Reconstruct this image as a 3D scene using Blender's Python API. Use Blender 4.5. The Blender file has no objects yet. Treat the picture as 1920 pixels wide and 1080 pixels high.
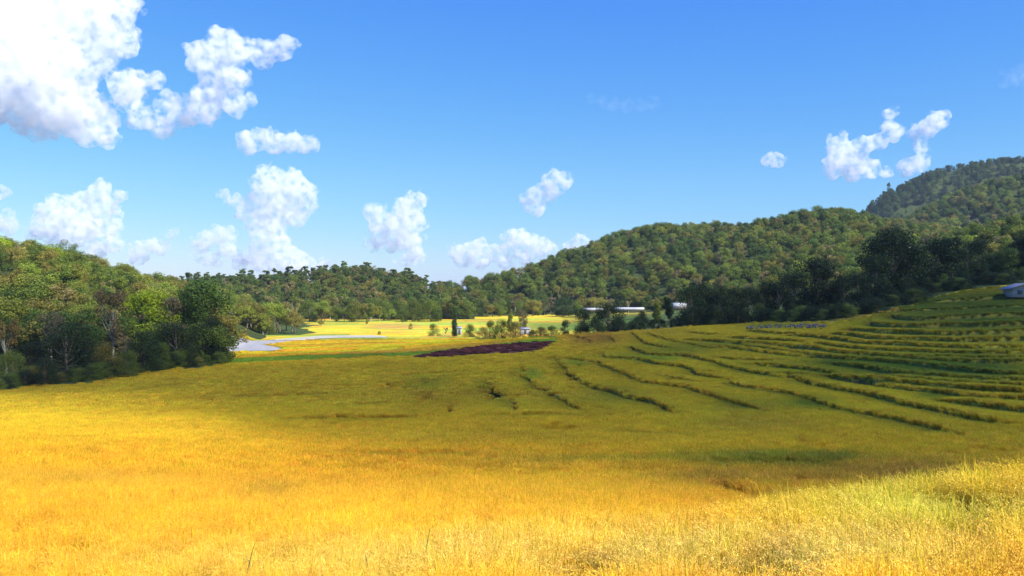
import bpy, bmesh, math, random
import numpy as np
from mathutils import Vector, Matrix
S=bpy.context.scene
F=1600.0                                   # focal length in photo pixels (30 mm on a 36 mm sensor, 1920 wide)
# ------------------------------------------------------------------ camera, sun, sky, exposure
cam=bpy.data.cameras.new('camera'); co=bpy.data.objects.new('camera',cam); S.collection.objects.link(co)
cam.sensor_width=36; cam.lens=30; cam.clip_end=20000; cam.clip_start=.1
co.rotation_euler=(math.radians(90),0,0); S.camera=co
SUN=Vector((0.60,-0.40,0.70)).normalized()
sun=bpy.data.lights.new('sun','SUN'); sun.energy=5.0; sun.angle=math.radians(.5); sun.color=(1,.95,.86)
so=bpy.data.objects.new('sun',sun); S.collection.objects.link(so); so.rotation_euler=SUN.to_track_quat('Z','Y').to_euler()
w=bpy.data.worlds.new('World'); S.world=w; w.use_nodes=True
nt=w.node_tree; bg=nt.nodes['Background']; sk=nt.nodes.new('ShaderNodeTexSky'); sk.sky_type='NISHITA'; sk.sun_disc=False
sk.sun_elevation=math.asin(SUN.z); sk.sun_rotation=math.atan2(SUN.x,SUN.y); sk.air_density=1.0; sk.dust_density=.3; sk.ozone_density=2.5
sep=nt.nodes.new('ShaderNodeSeparateColor'); cmb=nt.nodes.new('ShaderNodeCombineColor'); nt.links.new(sk.outputs[0],sep.inputs[0])
for i,(a,p) in enumerate(((.18,1.6),(.70,1.0),(4.6,.13))):
    pw=nt.nodes.new('ShaderNodeMath'); pw.operation='POWER'; pw.inputs[1].default_value=p
    ml=nt.nodes.new('ShaderNodeMath'); ml.operation='MULTIPLY'; ml.inputs[1].default_value=a
    nt.links.new(sep.outputs[i],pw.inputs[0]); nt.links.new(pw.outputs[0],ml.inputs[0]); nt.links.new(ml.outputs[0],cmb.inputs[i])
nt.links.new(cmb.outputs[0],bg.inputs[0]); bg.inputs[1].default_value=.085
S.view_settings.view_transform='Standard'; S.view_settings.look='None'; S.view_settings.exposure=.95; S.view_settings.gamma=1
S.cycles.volume_bounces=20; S.cycles.max_bounces=22; S.cycles.diffuse_bounces=3; S.cycles.transmission_bounces=3; S.cycles.transparent_max_bounces=8
# ------------------------------------------------------------------ helpers
rng=np.random.default_rng(7); rnd=random.Random(11)
def px(x,y,Y): return ((x-960)/F*Y, Y, (540-y)/F*Y)
def tag(o,label=None,cat=None,group=None,kind=None):
    for k,v in (('label',label),('category',cat),('group',group),('kind',kind)):
        if v: o[k]=v
    return o
def link(o,parent=None):
    S.collection.objects.link(o)
    if parent: o.parent=parent
    return o
def mesh_np(name,V,Fc,mats=(),attrs=None,smooth=False):
    me=bpy.data.meshes.new(name); Fc=np.asarray(Fc); k=Fc.shape[1]
    me.vertices.add(len(V)); me.vertices.foreach_set('co',np.ascontiguousarray(V,dtype=np.float32).ravel())
    me.loops.add(Fc.size); me.loops.foreach_set('vertex_index',np.ascontiguousarray(Fc,dtype=np.int32).ravel())
    me.polygons.add(len(Fc)); me.polygons.foreach_set('loop_start',np.arange(0,Fc.size,k,dtype=np.int32))
    me.update(calc_edges=True)
    for n_,(a,typ) in (attrs or {}).items():
        at=me.attributes.new(n_,typ,'POINT'); a=np.ascontiguousarray(a,dtype=np.int32 if typ=='INT' else np.float32)
        if typ=='FLOAT_COLOR': a=np.ascontiguousarray(np.concatenate([a,np.ones((len(a),1))],1),dtype=np.float32); at.data.foreach_set('color',a.ravel())
        elif typ=='FLOAT_VECTOR': at.data.foreach_set('vector',a.ravel())
        else: at.data.foreach_set('value',a.ravel())
    for m in mats: me.materials.append(m)
    if smooth: me.polygons.foreach_set('use_smooth',np.ones(len(Fc),dtype=bool))
    return me
def hsh(ix,iy,s):
    h=(ix.astype(np.int64)*374761393+iy.astype(np.int64)*668265263+s*1442695041)&0xffffffff
    h=((h^(h>>13))*1274126177)&0xffffffff
    return ((h^(h>>16))&0xffff)/65535.0
def vnoise(x,y,s=0):
    ix=np.floor(x); iy=np.floor(y); fx=x-ix; fy=y-iy; fx=fx*fx*(3-2*fx); fy=fy*fy*(3-2*fy)
    a=hsh(ix,iy,s);b=hsh(ix+1,iy,s);c=hsh(ix,iy+1,s);d=hsh(ix+1,iy+1,s)
    return (a*(1-fx)+b*fx)*(1-fy)+(c*(1-fx)+d*fx)*fy
def fbm(x,y,s=0,o=4):
    r=0;a=.5;t=0
    for i in range(o): r=r+a*vnoise(x*2**i,y*2**i,s+i*17); t+=a; a*=.5
    return r/t
def sstep(a,b,x): t=np.clip((x-a)/(b-a),0,1); return t*t*(3-2*t)
# ------------------------------------------------------------------ materials
def mat(name,build):
    m=bpy.data.materials.new(name); m.use_nodes=True; n=m.node_tree; n.nodes.clear()
    out=n.nodes.new('ShaderNodeOutputMaterial'); build(n,out); return m
def N(n,typ,ins=None,**kw):
    x=n.nodes.new(typ)
    for k,v in kw.items(): setattr(x,k,v)
    for k,v in (ins or {}).items():
        if isinstance(v,bpy.types.NodeSocket): n.links.new(v,x.inputs[k])
        else: x.inputs[k].default_value=v
    return x
def mixc(n,f,a,b,bt='MIX'):
    x=n.nodes.new('ShaderNodeMix'); x.data_type='RGBA'; x.blend_type=bt
    for i,v in ((0,f),(6,a),(7,b)):
        if isinstance(v,bpy.types.NodeSocket): n.links.new(v,x.inputs[i])
        else: x.inputs[i].default_value=v if i==0 else (*v,1)
    return x.outputs[2]
def simple(name,col,rough=.8,var=.25,scale=2.0,bump=.2,metal=0):
    def b(n,out):
        g=N(n,'ShaderNodeTexCoord'); t=N(n,'ShaderNodeTexNoise',{'Vector':g.outputs['Object'],'Scale':scale,'Detail':6})
        mr=N(n,'ShaderNodeMapRange',{0:t.outputs[0],1:.3,2:.7,3:1-var,4:1+var})
        c=mixc(n,1.0,col,mr.outputs[0],'MULTIPLY')
        bp=N(n,'ShaderNodeBump',{'Height':t.outputs[0],'Strength':bump,'Distance':.05})
        p=N(n,'ShaderNodeBsdfPrincipled',{'Base Color':c,'Roughness':rough,'Metallic':metal,'Normal':bp.outputs[0]}); n.links.new(p.outputs[0],out.inputs[0])
    return mat(name,b)
def leafy(name,hue=.014,val=.30,trans=.34,inst=False,src='col',gloss=.03):
    def b(n,out):
        at=N(n,'ShaderNodeAttribute',attribute_name=src)
        if inst: at.attribute_type='INSTANCER'
        lv=N(n,'ShaderNodeAttribute',attribute_name='lv')
        oi=N(n,'ShaderNodeObjectInfo')
        c=at.outputs['Color']
        if inst:
            l2=N(n,'ShaderNodeAttribute',attribute_name='kc'); c=mixc(n,1.0,c,l2.outputs['Color'],'MULTIPLY')
        h=N(n,'ShaderNodeMath',{0:oi.outputs['Random'],1:hue*2,2:.5-hue},operation='MULTIPLY_ADD')
        r2=N(n,'ShaderNodeMath',{0:N(n,'ShaderNodeMath',{0:oi.outputs['Random'],1:7.31},operation='MULTIPLY').outputs[0]},operation='FRACT')
        v=N(n,'ShaderNodeMath',{0:r2.outputs[0],1:val*2,2:1-val},operation='MULTIPLY_ADD')
        v2=N(n,'ShaderNodeMath',{0:lv.outputs['Fac'],1:v.outputs[0]},operation='MULTIPLY')
        hs=N(n,'ShaderNodeHueSaturation',{'Hue':h.outputs[0],'Saturation':1.0,'Value':v2.outputs[0],'Color':c})
        d=N(n,'ShaderNodeBsdfDiffuse',{'Color':hs.outputs[0]}); t=N(n,'ShaderNodeBsdfTranslucent',{'Color':hs.outputs[0]})
        m=N(n,'ShaderNodeMixShader',{0:trans,1:d.outputs[0],2:t.outputs[0]})
        g=N(n,'ShaderNodeBsdfGlossy',{'Color':(1,1,1,1),'Roughness':.45}); fr=N(n,'ShaderNodeFresnel',{'IOR':1.35})
        f2=N(n,'ShaderNodeMath',{0:fr.outputs[0],1:gloss},operation='MULTIPLY')
        m2=N(n,'ShaderNodeMixShader',{0:f2.outputs[0],1:m.outputs[0],2:g.outputs[0]})
        n.links.new(m2.outputs[0],out.inputs[0])
    return mat(name,b)
M_leaf=leafy('foliage'); M_rice=leafy('rice_plant',hue=.012,val=.14,trans=.45,inst=True,src='tint',gloss=.04)
M_bark=simple('bark',(.16,.12,.085),.9,.35,1.5,.6); M_pale=simple('pale_bark',(.42,.37,.29),.9,.3,1.5,.5)
def gb(n,out):
    at=N(n,'ShaderNodeAttribute',attribute_name='tint'); g=N(n,'ShaderNodeNewGeometry')
    t=N(n,'ShaderNodeTexNoise',{'Vector':g.outputs['Position'],'Scale':1.3,'Detail':8,'Roughness':.7})
    t2=N(n,'ShaderNodeTexNoise',{'Vector':g.outputs['Position'],'Scale':.12,'Detail':5,'Roughness':.6})
    a=N(n,'ShaderNodeMapRange',{0:t.outputs[0],1:.3,2:.7,3:.62,4:1.35}); b=N(n,'ShaderNodeMapRange',{0:t2.outputs[0],1:.3,2:.7,3:.8,4:1.2})
    m=N(n,'ShaderNodeMath',{0:a.outputs[0],1:b.outputs[0]},operation='MULTIPLY')
    c=mixc(n,1.0,at.outputs['Color'],m.outputs[0],'MULTIPLY')
    bp=N(n,'ShaderNodeBump',{'Height':t.outputs[0],'Strength':.9,'Distance':.5})
    p=N(n,'ShaderNodeBsdfPrincipled',{'Base Color':c,'Roughness':.95,'Specular IOR Level':.1,'Normal':bp.outputs[0]}); n.links.new(p.outputs[0],out.inputs[0])
M_ground=mat('field_ground',gb)
# ------------------------------------------------------------------ lie of the land
def P(y,Y): return (540-y)/F*Y
COLS={
 0:[(0,-3.2),(14,P(1080,14)),(26,P(900,26)),(60,P(800,60)),(90,P(762,90)),(130,P(733,130)),(150,-15.8),(400,-15.8),(3000,-16)],
 480:[(0,-2.9),(12,P(1080,12)),(28,P(900,28)),(65,P(800,65)),(95,P(745,95)),(150,P(682,150)),(200,-14.2),(260,-14.6),(400,-15),(3000,-16)],
 700:[(0,-2.6),(11,P(1080,11)),(29,P(900,29)),(63,P(800,63)),(92,P(740,92)),(130,P(692,130)),(160,P(669,160)),(200,-13.4),(250,-14.2),(400,-15),(3000,-16)],
 960:[(0,-2.4),(10,P(1080,10)),(30,P(900,30)),(60,P(800,60)),(88,P(740,88)),(120,P(692,120)),(150,P(662,150)),(170,P(642,170)),(188,P(630,188)),(215,-13.5),(260,-14.5),(400,-14.6),(3000,-16)],
 1150:[(0,-2.2),(9.2,P(1080,9.2)),(14,P(990,14)),(27,P(905,27)),(42,P(850,42)),(60,P(800,60)),(85,P(745,85)),(115,P(700,115)),(145,P(655,145)),(170,P(630,170)),(188,P(619,188)),(215,-12.5),(260,-13.8),(400,-13),(3000,-16)],
 1300:[(0,-2.1),(8.8,P(1080,8.8)),(14,P(965,14)),(18,-5.2),(24,-6.1),(32,P(905,32)),(42,P(855,42)),(60,P(800,60)),(83,P(745,83)),(110,P(700,110)),(140,P(655,140)),(165,P(628,165)),(188,P(609,188)),(207,-9),(260,-12),(400,-9),(3000,-14)],
 1440:[(0,-1.9),(8.3,P(1080,8.3)),(13.5,P(932,13.5)),(17,-5.2),(23,-6.6),(33,P(918,33)),(42,P(850,42)),(60,P(798,60)),(80,P(750,80)),(105,P(703,105)),(135,P(655,135)),(160,P(626,160)),(188,P(606,188)),(207,-7.6),(260,-9),(400,-5),(3000,-12)],
 1640:[(0,-1.8),(7.4,P(1080,7.4)),(13,P(903,13)),(17,-5),(24,-6.8),(37,P(893,37)),(50,P(831,50)),(60,P(796,60)),(80,P(744,80)),(100,P(702,100)),(130,P(651,130)),(155,P(612,155)),(172,P(586,172)),(200,-3.5),(230,-1.5),(260,0),(400,5),(3000,0)],
 1920:[(0,-1.7),(6.5,P(1080,6.5)),(12,P(866,12)),(16,-4.8),(24,-6.6),(37,P(865,37)),(48,P(823,48)),(60,P(785,60)),(78,P(739,78)),(98,P(693,98)),(122,P(646,122)),(148,P(600,148)),(165,P(575,165)),(184,P(561,184)),(196,P(531,196)),(212,3),(250,5),(400,14),(3000,10)]}
LY=lambda Y: np.log(np.maximum(Y,0)+6)
TY=np.linspace(LY(0.),LY(3000.),700); TYv=np.exp(TY)-6
cp=sorted(COLS); CU=np.array([(c-960)/F for c in cp])
tab=np.array([np.interp(TYv,*zip(*COLS[c])) for c in cp])
TU=np.linspace(-.7,.7,281); tb=np.array([np.interp(TU,CU,tab[:,j]) for j in range(len(TYv))]).T
def blur(a,s,ax):
    r=int(3*s); k=np.exp(-.5*(np.arange(-r,r+1)/s)**2); k/=k.sum()
    pad=[(0,0),(0,0)]; pad[ax]=(r,r); ap=np.pad(a,pad,mode='edge')
    return np.apply_along_axis(lambda v:np.convolve(v,k,'valid'),ax,ap)
tb=blur(blur(tb,5.0,1),7,0)
def base_z(u,Y):
    u=np.clip(u,-.6999,.6999); i=(u+.7)/1.4*280; j=(LY(Y)-TY[0])/(TY[-1]-TY[0])*699; j=np.clip(j,0,698.999)
    i0=np.floor(i).astype(int); j0=np.floor(j).astype(int); fi=i-i0; fj=j-j0
    return (tb[i0,j0]*(1-fj)+tb[i0,j0+1]*fj)*(1-fi)+(tb[i0+1,j0]*(1-fj)+tb[i0+1,j0+1]*fj)*fi
HILLS={ # silhouette of the tree tops (photo px), distance of ridge, distance of foot, tree height
 'A':([(-900,400),(-300,425),(0,441),(60,452),(130,468),(200,488),(300,512),(350,524),(400,532),(450,547),(500,575),(560,640)],[(-300,250),(0,270),(300,320),(450,350)],[(-300,135),(0,143),(200,150),(400,168),(500,250)],8),
 'B':([(200,535),(300,525),(380,520),(430,515),(520,513),(560,508),(620,501),(700,501),(760,512),(800,524),(860,542),(900,560),(960,620)],[(300,540),(900,540)],[(300,410),(900,400)],11),
 'C':([(700,620),(760,556),(820,528),(900,512),(1000,492),(1060,468),(1100,455),(1150,438),(1240,421),(1350,421),(1450,415),(1500,403),(1560,400),(1620,407),(1660,414),(1750,428),(1900,450),(2300,480)],[(760,480),(820,500),(1240,600),(1600,650)],[(760,440),(1000,445),(1200,410),(1500,330),(1900,300)],10),
 'D':([(1500,600),(1550,500),(1600,450),(1640,421),(1700,405),(1750,381),(1800,359),(1850,346),(1920,326),(2100,290),(2500,260)],[(1500,850),(2500,850)],[(1500,640),(2500,600)],10),
 'F':([(1640,560),(1700,490),(1780,443),(1850,420),(1920,403),(2100,370),(2500,340)],[(1600,380),(2500,380)],[(1600,245),(2500,235)],9),
 'E':([(1585,620),(1608,440),(1618,404),(1635,374),(1660,356),(1700,339),(1740,320),(1800,306),(1880,295),(1920,294),(2200,280),(2600,290)],[(1500,1200),(2500,1200)],[(1500,1000),(2500,950)],12)}
def hill_par(k,u):
    sil,yr,yf,th=HILLS[k]; p=u*F+960
    Yr=np.interp(p,*zip(*yr)); Yf=np.interp(p,*zip(*yf)); zr=(540-np.interp(p,*zip(*sil)))/F*Yr-th*.85
    ok=(p>sil[0][0])&(p<sil[-1][0]+(2000 if sil[-1][0]>2000 else 0))
    return Yr,Yf,zr,ok
def hill_z(k,u,Y):
    Yr,Yf,zr,ok=hill_par(k,u); zb=base_z(u,Yf); t=(Y-Yf)/(Yr-Yf); tc=np.clip(t,0,1)
    X=u*Y; nz=(fbm(X/55+9,Y/55,ord(k),4)-.5)*2*np.sin(np.pi*np.clip(t,0,1))*np.clip(zr-zb,0,60)*.22
    z=zb+(zr-zb)*np.sin(tc*np.pi/2)**1.05+nz-np.maximum(Y-Yr,0)*.22
    return np.where(ok&(t>0)&(zr>zb),z,-99)
def canopy_z(u,Y):
    z=base_z(u,Y)
    for k in HILLS: z=np.maximum(z,hill_z(k,u,Y))
    return z
def pixY(x,y,Ymin=20.,Ymax=600.):
    Ys=np.geomspace(Ymin,Ymax,3000); u=(x-960)/F; pyy=540-F*base_z(np.full_like(Ys,u),Ys)/Ys
    i=np.argmax(pyy<=y); 
    if pyy[i]>y: i=int(np.argmin(pyy))
    return Ys[i]
def pixpt(x,y,Ymin=20.,Ymax=600.):
    Y=pixY(x,y,Ymin,Ymax); return ((x-960)/F*Y,Y)
# terrace edges, traced left to right; the high side is the far side. (step height, points)
TERR=[(.5,[(984,683),(979,699),(990,710),(1010,720),(1026,732),(1045,740),(1060,748),(1083,761),(1100,768)]),
(.65,[(1050,664),(1056,678),(1063,692),(1080,705),(1100,716),(1120,723),(1145,730),(1165,735),(1185,744),(1210,746),(1235,750),(1260,762),(1278,775)]),
(.5,[(1057,667),(1065,672),(1090,673),(1120,673),(1130,680),(1150,690),(1180,702),(1195,708),(1215,715),(1240,718),(1262,718),(1285,722),(1305,728),(1325,734),(1350,742),(1380,752),(1435,767)]),
(.6,[(1140,656),(1134,663),(1142,670),(1180,669),(1205,672),(1225,680),(1262,681),(1290,688),(1310,698),(1340,704),(1366,711)]),
(.45,[(1371,711),(1400,722),(1450,727),(1500,735),(1530,743),(1560,757),(1600,766),(1640,772),(1680,780),(1715,786),(1745,796),(1780,805),(1815,813)]),
(.6,[(1180,646),(1200,656),(1215,663),(1240,663),(1280,663),(1300,668),(1325,672),(1350,678),(1375,686),(1400,692),(1440,699),(1475,705),(1500,708)]),
(.6,[(1185,621),(1200,635),(1210,643),(1225,645),(1255,650),(1275,652)]),
(.4,[(1215,622),(1235,630),(1260,637),(1285,640),(1310,645),(1340,652)]),
(.4,[(1070,624),(1085,630),(1110,633),(1116,643)]),(.4,[(1140,626),(1150,632),(1156,641)]),(.35,[(1015,626),(1030,629),(1048,634)]),
(.5,[(1365,629),(1400,633),(1440,634),(1480,636),(1510,640)]),
(.5,[(1270,637),(1320,636),(1345,638),(1375,640),(1420,642),(1450,645),(1500,651),(1550,655)]),
(.45,[(1320,652),(1375,647),(1410,652),(1450,658),(1500,663),(1515,668)]),
(.4,[(1370,682),(1450,682),(1500,687),(1560,695),(1590,702)]),
(.7,[(1508,706),(1512,714),(1545,721),(1570,724),(1595,730),(1620,731),(1660,741),(1680,747),(1720,756),(1750,760),(1800,770),(1850,785),(1880,792),(1915,792)]),
(.7,[(1550,700),(1580,707),(1620,712),(1660,714),(1700,715),(1740,718),(1780,722),(1810,725),(1850,729),(1880,732),(2150,736)]),
(.6,[(1550,677),(1580,682),(1610,684),(1650,690),(1690,698),(1730,702),(1770,706),(1800,706),(1850,711),(2150,716)]),
(.6,[(1510,663),(1540,668),(1575,668),(1620,671),(1670,675),(1720,680),(1750,684),(1800,690),(1860,699),(2150,702)]),
(.7,[(1480,648),(1520,655),(1560,659),(1600,660),(1650,665),(1700,668),(1760,673),(1800,672),(1850,676),(2150,681)]),
(.6,[(1510,640),(1550,644),(1600,650),(1640,655),(1690,654),(1740,657),(1800,660),(1860,663),(2150,665)]),
(.7,[(1460,627),(1500,627),(1540,630),(1580,633),(1620,642),(1660,641),(1700,644),(1760,648),(1820,650),(2150,652)]),
(.8,[(1540,624),(1590,626),(1640,633),(1680,635),(1740,635),(1800,637),(2150,639)]),
(.9,[(1596,611),(1599,618),(1640,620),(1700,622),(1718,620),(1724,624),(1790,625),(2150,626)]),
(.9,[(1634,599),(1640,607),(1700,610),(1755,611),(1762,607),(1830,608),(2150,610)]),
(.9,[(1676,588),(1680,594),(1730,597),(1780,594),(1850,591),(2150,591)]),
(.8,[(1745,567),(1770,563),(1800,561),(1850,558),(1880,556),(2150,556)]),
(.3,[(520,780),(600,778),(700,779),(780,778),(830,777)]),(.25,[(880,776),(1000,773),(1100,770)]),(.3,[(1040,798),(1060,797),(1085,794)]),
(.3,[(1240,856),(1330,858),(1400,853),(1480,857),(1580,857)]),(.3,[(912,703),(918,717),(926,730),(934,741)]),(.25,[(960,740),(964,752),(970,765)]),
(.3,[(806,716),(815,708),(828,700)]),(.35,[(1840,664),(1870,661),(2150,662)]),(.4,[(1290,620),(1330,624),(1365,627)]),(.4,[(1310,667),(1340,668),(1380,672),(1430,673),(1480,674)]),(.4,[(1400,617),(1450,622),(1520,625)]),(.35,[(1325,723),(1370,726)]),(.5,[(1600,705),(1680,722),(1760,728),(1840,741),(2150,760)]),(.5,[(1750,744),(1850,757),(1930,768),(2150,780)]),(.3,[(1150,706),(1190,706)]),(.5,[(1700,668),(1760,668),(1830,669),(2150,672)]),(.5,[(1640,699),(1700,708),(1760,714),(1830,718),(2150,727)]),(.35,[(1280,700),(1330,695),(1370,697)]),(.3,[(1100,655),(1140,652),(1180,652)]),(.3,[(1240,700),(1300,712),(1350,716)]),(.45,[(1380,640),(1440,650),(1500,657),(1560,668)]),(.2,[(600,758),(690,754),(780,748)]),(.2,[(420,742),(540,737),(650,735)]),(.2,[(720,702),(800,697),(900,692)]),(.25,[(1120,800),(1230,806),(1330,803)]),(.25,[(640,840),(800,845),(900,838)]),(.5,[(1640,579),(1700,581),(1760,578),(2150,575)]),(.4,[(1430,700),(1500,697),(1545,701)])]
TL=[]
for a,pts in TERR:
    w_=np.array([pixpt(*p) for p in pts]); seg=np.diff(w_,axis=0); 
    q=[]                                             # resample
    for i in range(len(seg)):
        n_=max(1,int(np.hypot(*seg[i])/1.5)); q+= [w_[i]+seg[i]*t/n_ for t in range(n_)]
    q.append(w_[-1]); q=np.array(q)
    if len(q)>6:
        for _ in range(2): q[1:-1]=(q[:-2]+2*q[1:-1]+q[2:])/4
    wob=(np.array([[vnoise(np.array([i*.22]),np.array([a*91.+j]),5)[0]-.5 for j in (0,7)] for i in range(len(q))]))*.8
    TL.append((a,q+wob))
def terrace(X,Y):
    """height offset and bare-strip mask for flattened arrays"""
    off=np.zeros_like(X); gap=np.full_like(X,9.); rim=np.zeros_like(X)
    for a,q in TL:
        wd=3.2 if a<.55 else 2.4; jump=.75 if q[:,0].mean()>36 else .5
        m=(X>q[:,0].min()-9)&(X<q[:,0].max()+9)&(Y>q[:,1].min()-9)&(Y<q[:,1].max()+9); ix=np.nonzero(m)[0]
        if not len(ix): continue
        for c0 in range(0,len(ix),60000):
            ii=ix[c0:c0+60000]; x=X[ii];y=Y[ii]; best=np.full(len(ii),99.); sg=np.zeros(len(ii)); endf=np.ones(len(ii)); L=len(q)-1
            for i in range(L):
                ax,ay=q[i]; dx,dy=q[i+1]-q[i]; l2=dx*dx+dy*dy+1e-9; t=((x-ax)*dx+(y-ay)*dy)/l2; tc=np.clip(t,0,1)
                ex=x-ax-dx*tc; ey=y-ay-dy*tc; d=np.hypot(ex,ey); b=d<best; best=np.where(b,d,best)
                s=dx*(y-ay)-dy*(x-ax); sg=np.where(b,np.sign(s),sg)
                al=(i+tc)/L; e=np.minimum(al,1-al)*L*1.5; endf=np.where(b,np.clip(e/4,0,1)*(1-np.clip((d-0)/9,0,1)),endf)
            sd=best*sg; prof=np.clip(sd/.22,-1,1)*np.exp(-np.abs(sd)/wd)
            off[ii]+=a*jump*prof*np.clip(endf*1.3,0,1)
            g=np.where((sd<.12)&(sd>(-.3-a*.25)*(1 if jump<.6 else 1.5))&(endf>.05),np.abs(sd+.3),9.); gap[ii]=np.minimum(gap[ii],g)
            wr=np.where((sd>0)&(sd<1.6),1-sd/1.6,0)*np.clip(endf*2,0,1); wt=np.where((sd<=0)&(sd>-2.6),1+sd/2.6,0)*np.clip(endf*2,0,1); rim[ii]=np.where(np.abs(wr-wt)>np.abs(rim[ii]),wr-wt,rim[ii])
    return off,gap,rim
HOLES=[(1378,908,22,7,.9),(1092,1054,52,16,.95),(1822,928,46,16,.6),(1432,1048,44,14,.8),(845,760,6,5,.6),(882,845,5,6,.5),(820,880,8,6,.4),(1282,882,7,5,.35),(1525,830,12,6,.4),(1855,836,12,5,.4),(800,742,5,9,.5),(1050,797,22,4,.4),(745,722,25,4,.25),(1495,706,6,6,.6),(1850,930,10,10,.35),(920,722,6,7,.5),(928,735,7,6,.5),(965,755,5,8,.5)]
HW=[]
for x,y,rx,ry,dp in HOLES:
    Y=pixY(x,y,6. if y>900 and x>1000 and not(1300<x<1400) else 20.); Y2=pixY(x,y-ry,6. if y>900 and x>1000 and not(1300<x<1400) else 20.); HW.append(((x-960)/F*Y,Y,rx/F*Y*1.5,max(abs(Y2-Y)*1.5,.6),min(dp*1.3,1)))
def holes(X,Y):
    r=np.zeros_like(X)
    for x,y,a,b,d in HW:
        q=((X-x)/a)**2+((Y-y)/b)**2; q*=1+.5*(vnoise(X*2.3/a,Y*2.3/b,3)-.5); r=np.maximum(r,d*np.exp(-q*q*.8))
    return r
EDGE=[(-400,735),(0,733),(60,722),(190,715),(200,709),(260,700),(300,694),(380,688),(415,683)]
ER=[(1300,608),(1400,605.5),(1550,604),(1600,598),(1640,589),(1700,576),(1760,555),(1800,536),(1860,527),(1920,523),(2300,520)]
EY=[((x-960)/F,pixY(x,y)) for x,y in EDGE]+[((422-960)/F,236.),((930-960)/F,236.),((980-960)/F,192.),((1040-960)/F,189.),((1290-960)/F,189.)]+[((x-960)/F,min(pixY(x,y),200.)) for x,y in ER]
def edgeY(u): return np.interp(u,*zip(*EY))
PLOT=[(770,669),(830,657),(900,648),(1000,640),(1040,640),(1030,648),(1000,658),(900,663),(830,669)]
LOT=[(418,641),(440,641),(560,632),(700,631),(727,633),(560,637),(495,645),(530,652),(525,657),(425,659),(418,658)]
def inpoly(x,y,poly):
    r=np.zeros(x.shape,bool); n=len(poly)
    for i in range(n):
        x1,y1=poly[i];x2,y2=poly[(i+1)%n]
        if y1==y2: continue
        c=((y1>y)!=(y2>y))&(x<(x2-x1)*(y-y1)/(y2-y1)+x1); r^=c
    return r
GOLD=np.array((.90,.525,.035)); OLIVE=np.array((.68,.50,.03)); GREEN=np.array((.26,.32,.035)); BROWN=np.array((.42,.25,.055)); DKG=np.array((.07,.14,.02)); SOIL=np.array((.13,.05,.045)); YEL=np.array((.72,.52,.03)); WOOD=np.array((.04,.055,.015))
BL=[ # centre px, size px, colour, weight : ripeness of the crop from plot to plot
 (900,1040,700,50,(.82,.60,.10),.75),(1780,950,300,50,(.68,.575,.07),.85),(1550,1040,330,45,(.76,.60,.13),.75),(1420,852,170,9,GREEN,.95),(1560,852,60,8,(.12,.24,.03),.8),(1120,855,120,5,GREEN,.5),
 (1700,880,260,26,BROWN,.75),(1350,885,150,18,BROWN,.5),(1420,790,120,14,BROWN,.35),(1115,632,60,14,(.48,.24,.05),.85),(1240,620,50,10,(.50,.33,.05),.5),
 (1700,690,200,22,(.13,.22,.03),.85),(1580,676,60,7,(.10,.2,.03),.8),(1850,690,100,30,(.12,.2,.03),.7),(1880,600,200,35,(.10,.18,.025),.75),(1830,570,230,38,(.12,.19,.03),.95),(1750,738,30,7,(.12,.25,.03),.8),
 (1150,740,60,18,(.30,.33,.04),.6),(1400,760,80,14,(.3,.3,.04),.5),(1510,752,50,9,(.16,.27,.03),.7),(1270,655,80,10,(.24,.3,.04),.6),(1350,645,90,8,(.2,.28,.04),.5),
 (1080,680,25,6,(.28,.4,.04),.8),(1000,700,14,10,(.25,.38,.04),.7),(1200,668,60,7,(.32,.38,.04),.6),(1240,672,30,6,(.3,.42,.04),.6),(800,715,40,12,(.3,.34,.04),.5),(1450,610,60,6,(.26,.30,.04),.6),
 (500,912,60,18,(.48,.33,.04),.5),(150,890,200,14,(.5,.33,.04),.4),(880,740,250,22,(.5,.34,.04),.4),(1500,925,80,12,(.38,.28,.05),.5),(960,815,250,14,(.52,.4,.04),.4),(1000,860,120,14,(.52,.33,.04),.4)]
PAL=np.array([(.78,.54,.03),(.80,.50,.03),(.74,.56,.03),(.45,.52,.035),(.30,.42,.04),(.80,.46,.035),(.66,.58,.03),(.62,.40,.05)])
def plots(X,Y):
    """one colour of crop per small irregular paddy, with thin bunds between"""
    x=X/26+(fbm(X/30,Y/20,3,2)-.5)*2.2; y=Y/8.5+(fbm(X/40+5,Y/22,4,2)-.5)*2.6+.15*x; iy=np.floor(y); x2=x+hsh(iy,iy*0,5)*1.0
    h=hsh(np.floor(x2),iy,77); c=PAL[np.minimum((h*8).astype(int),7)]
    e=np.minimum(np.minimum(y-iy,1-(y-iy))*8.5,np.minimum(x2-np.floor(x2),1-(x2-np.floor(x2)))*26); b=(np.clip(1-e/.9,0,1)*.55)[:,None]
    return c*(1-b)+np.array((.2,.28,.04))[None]*b
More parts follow.
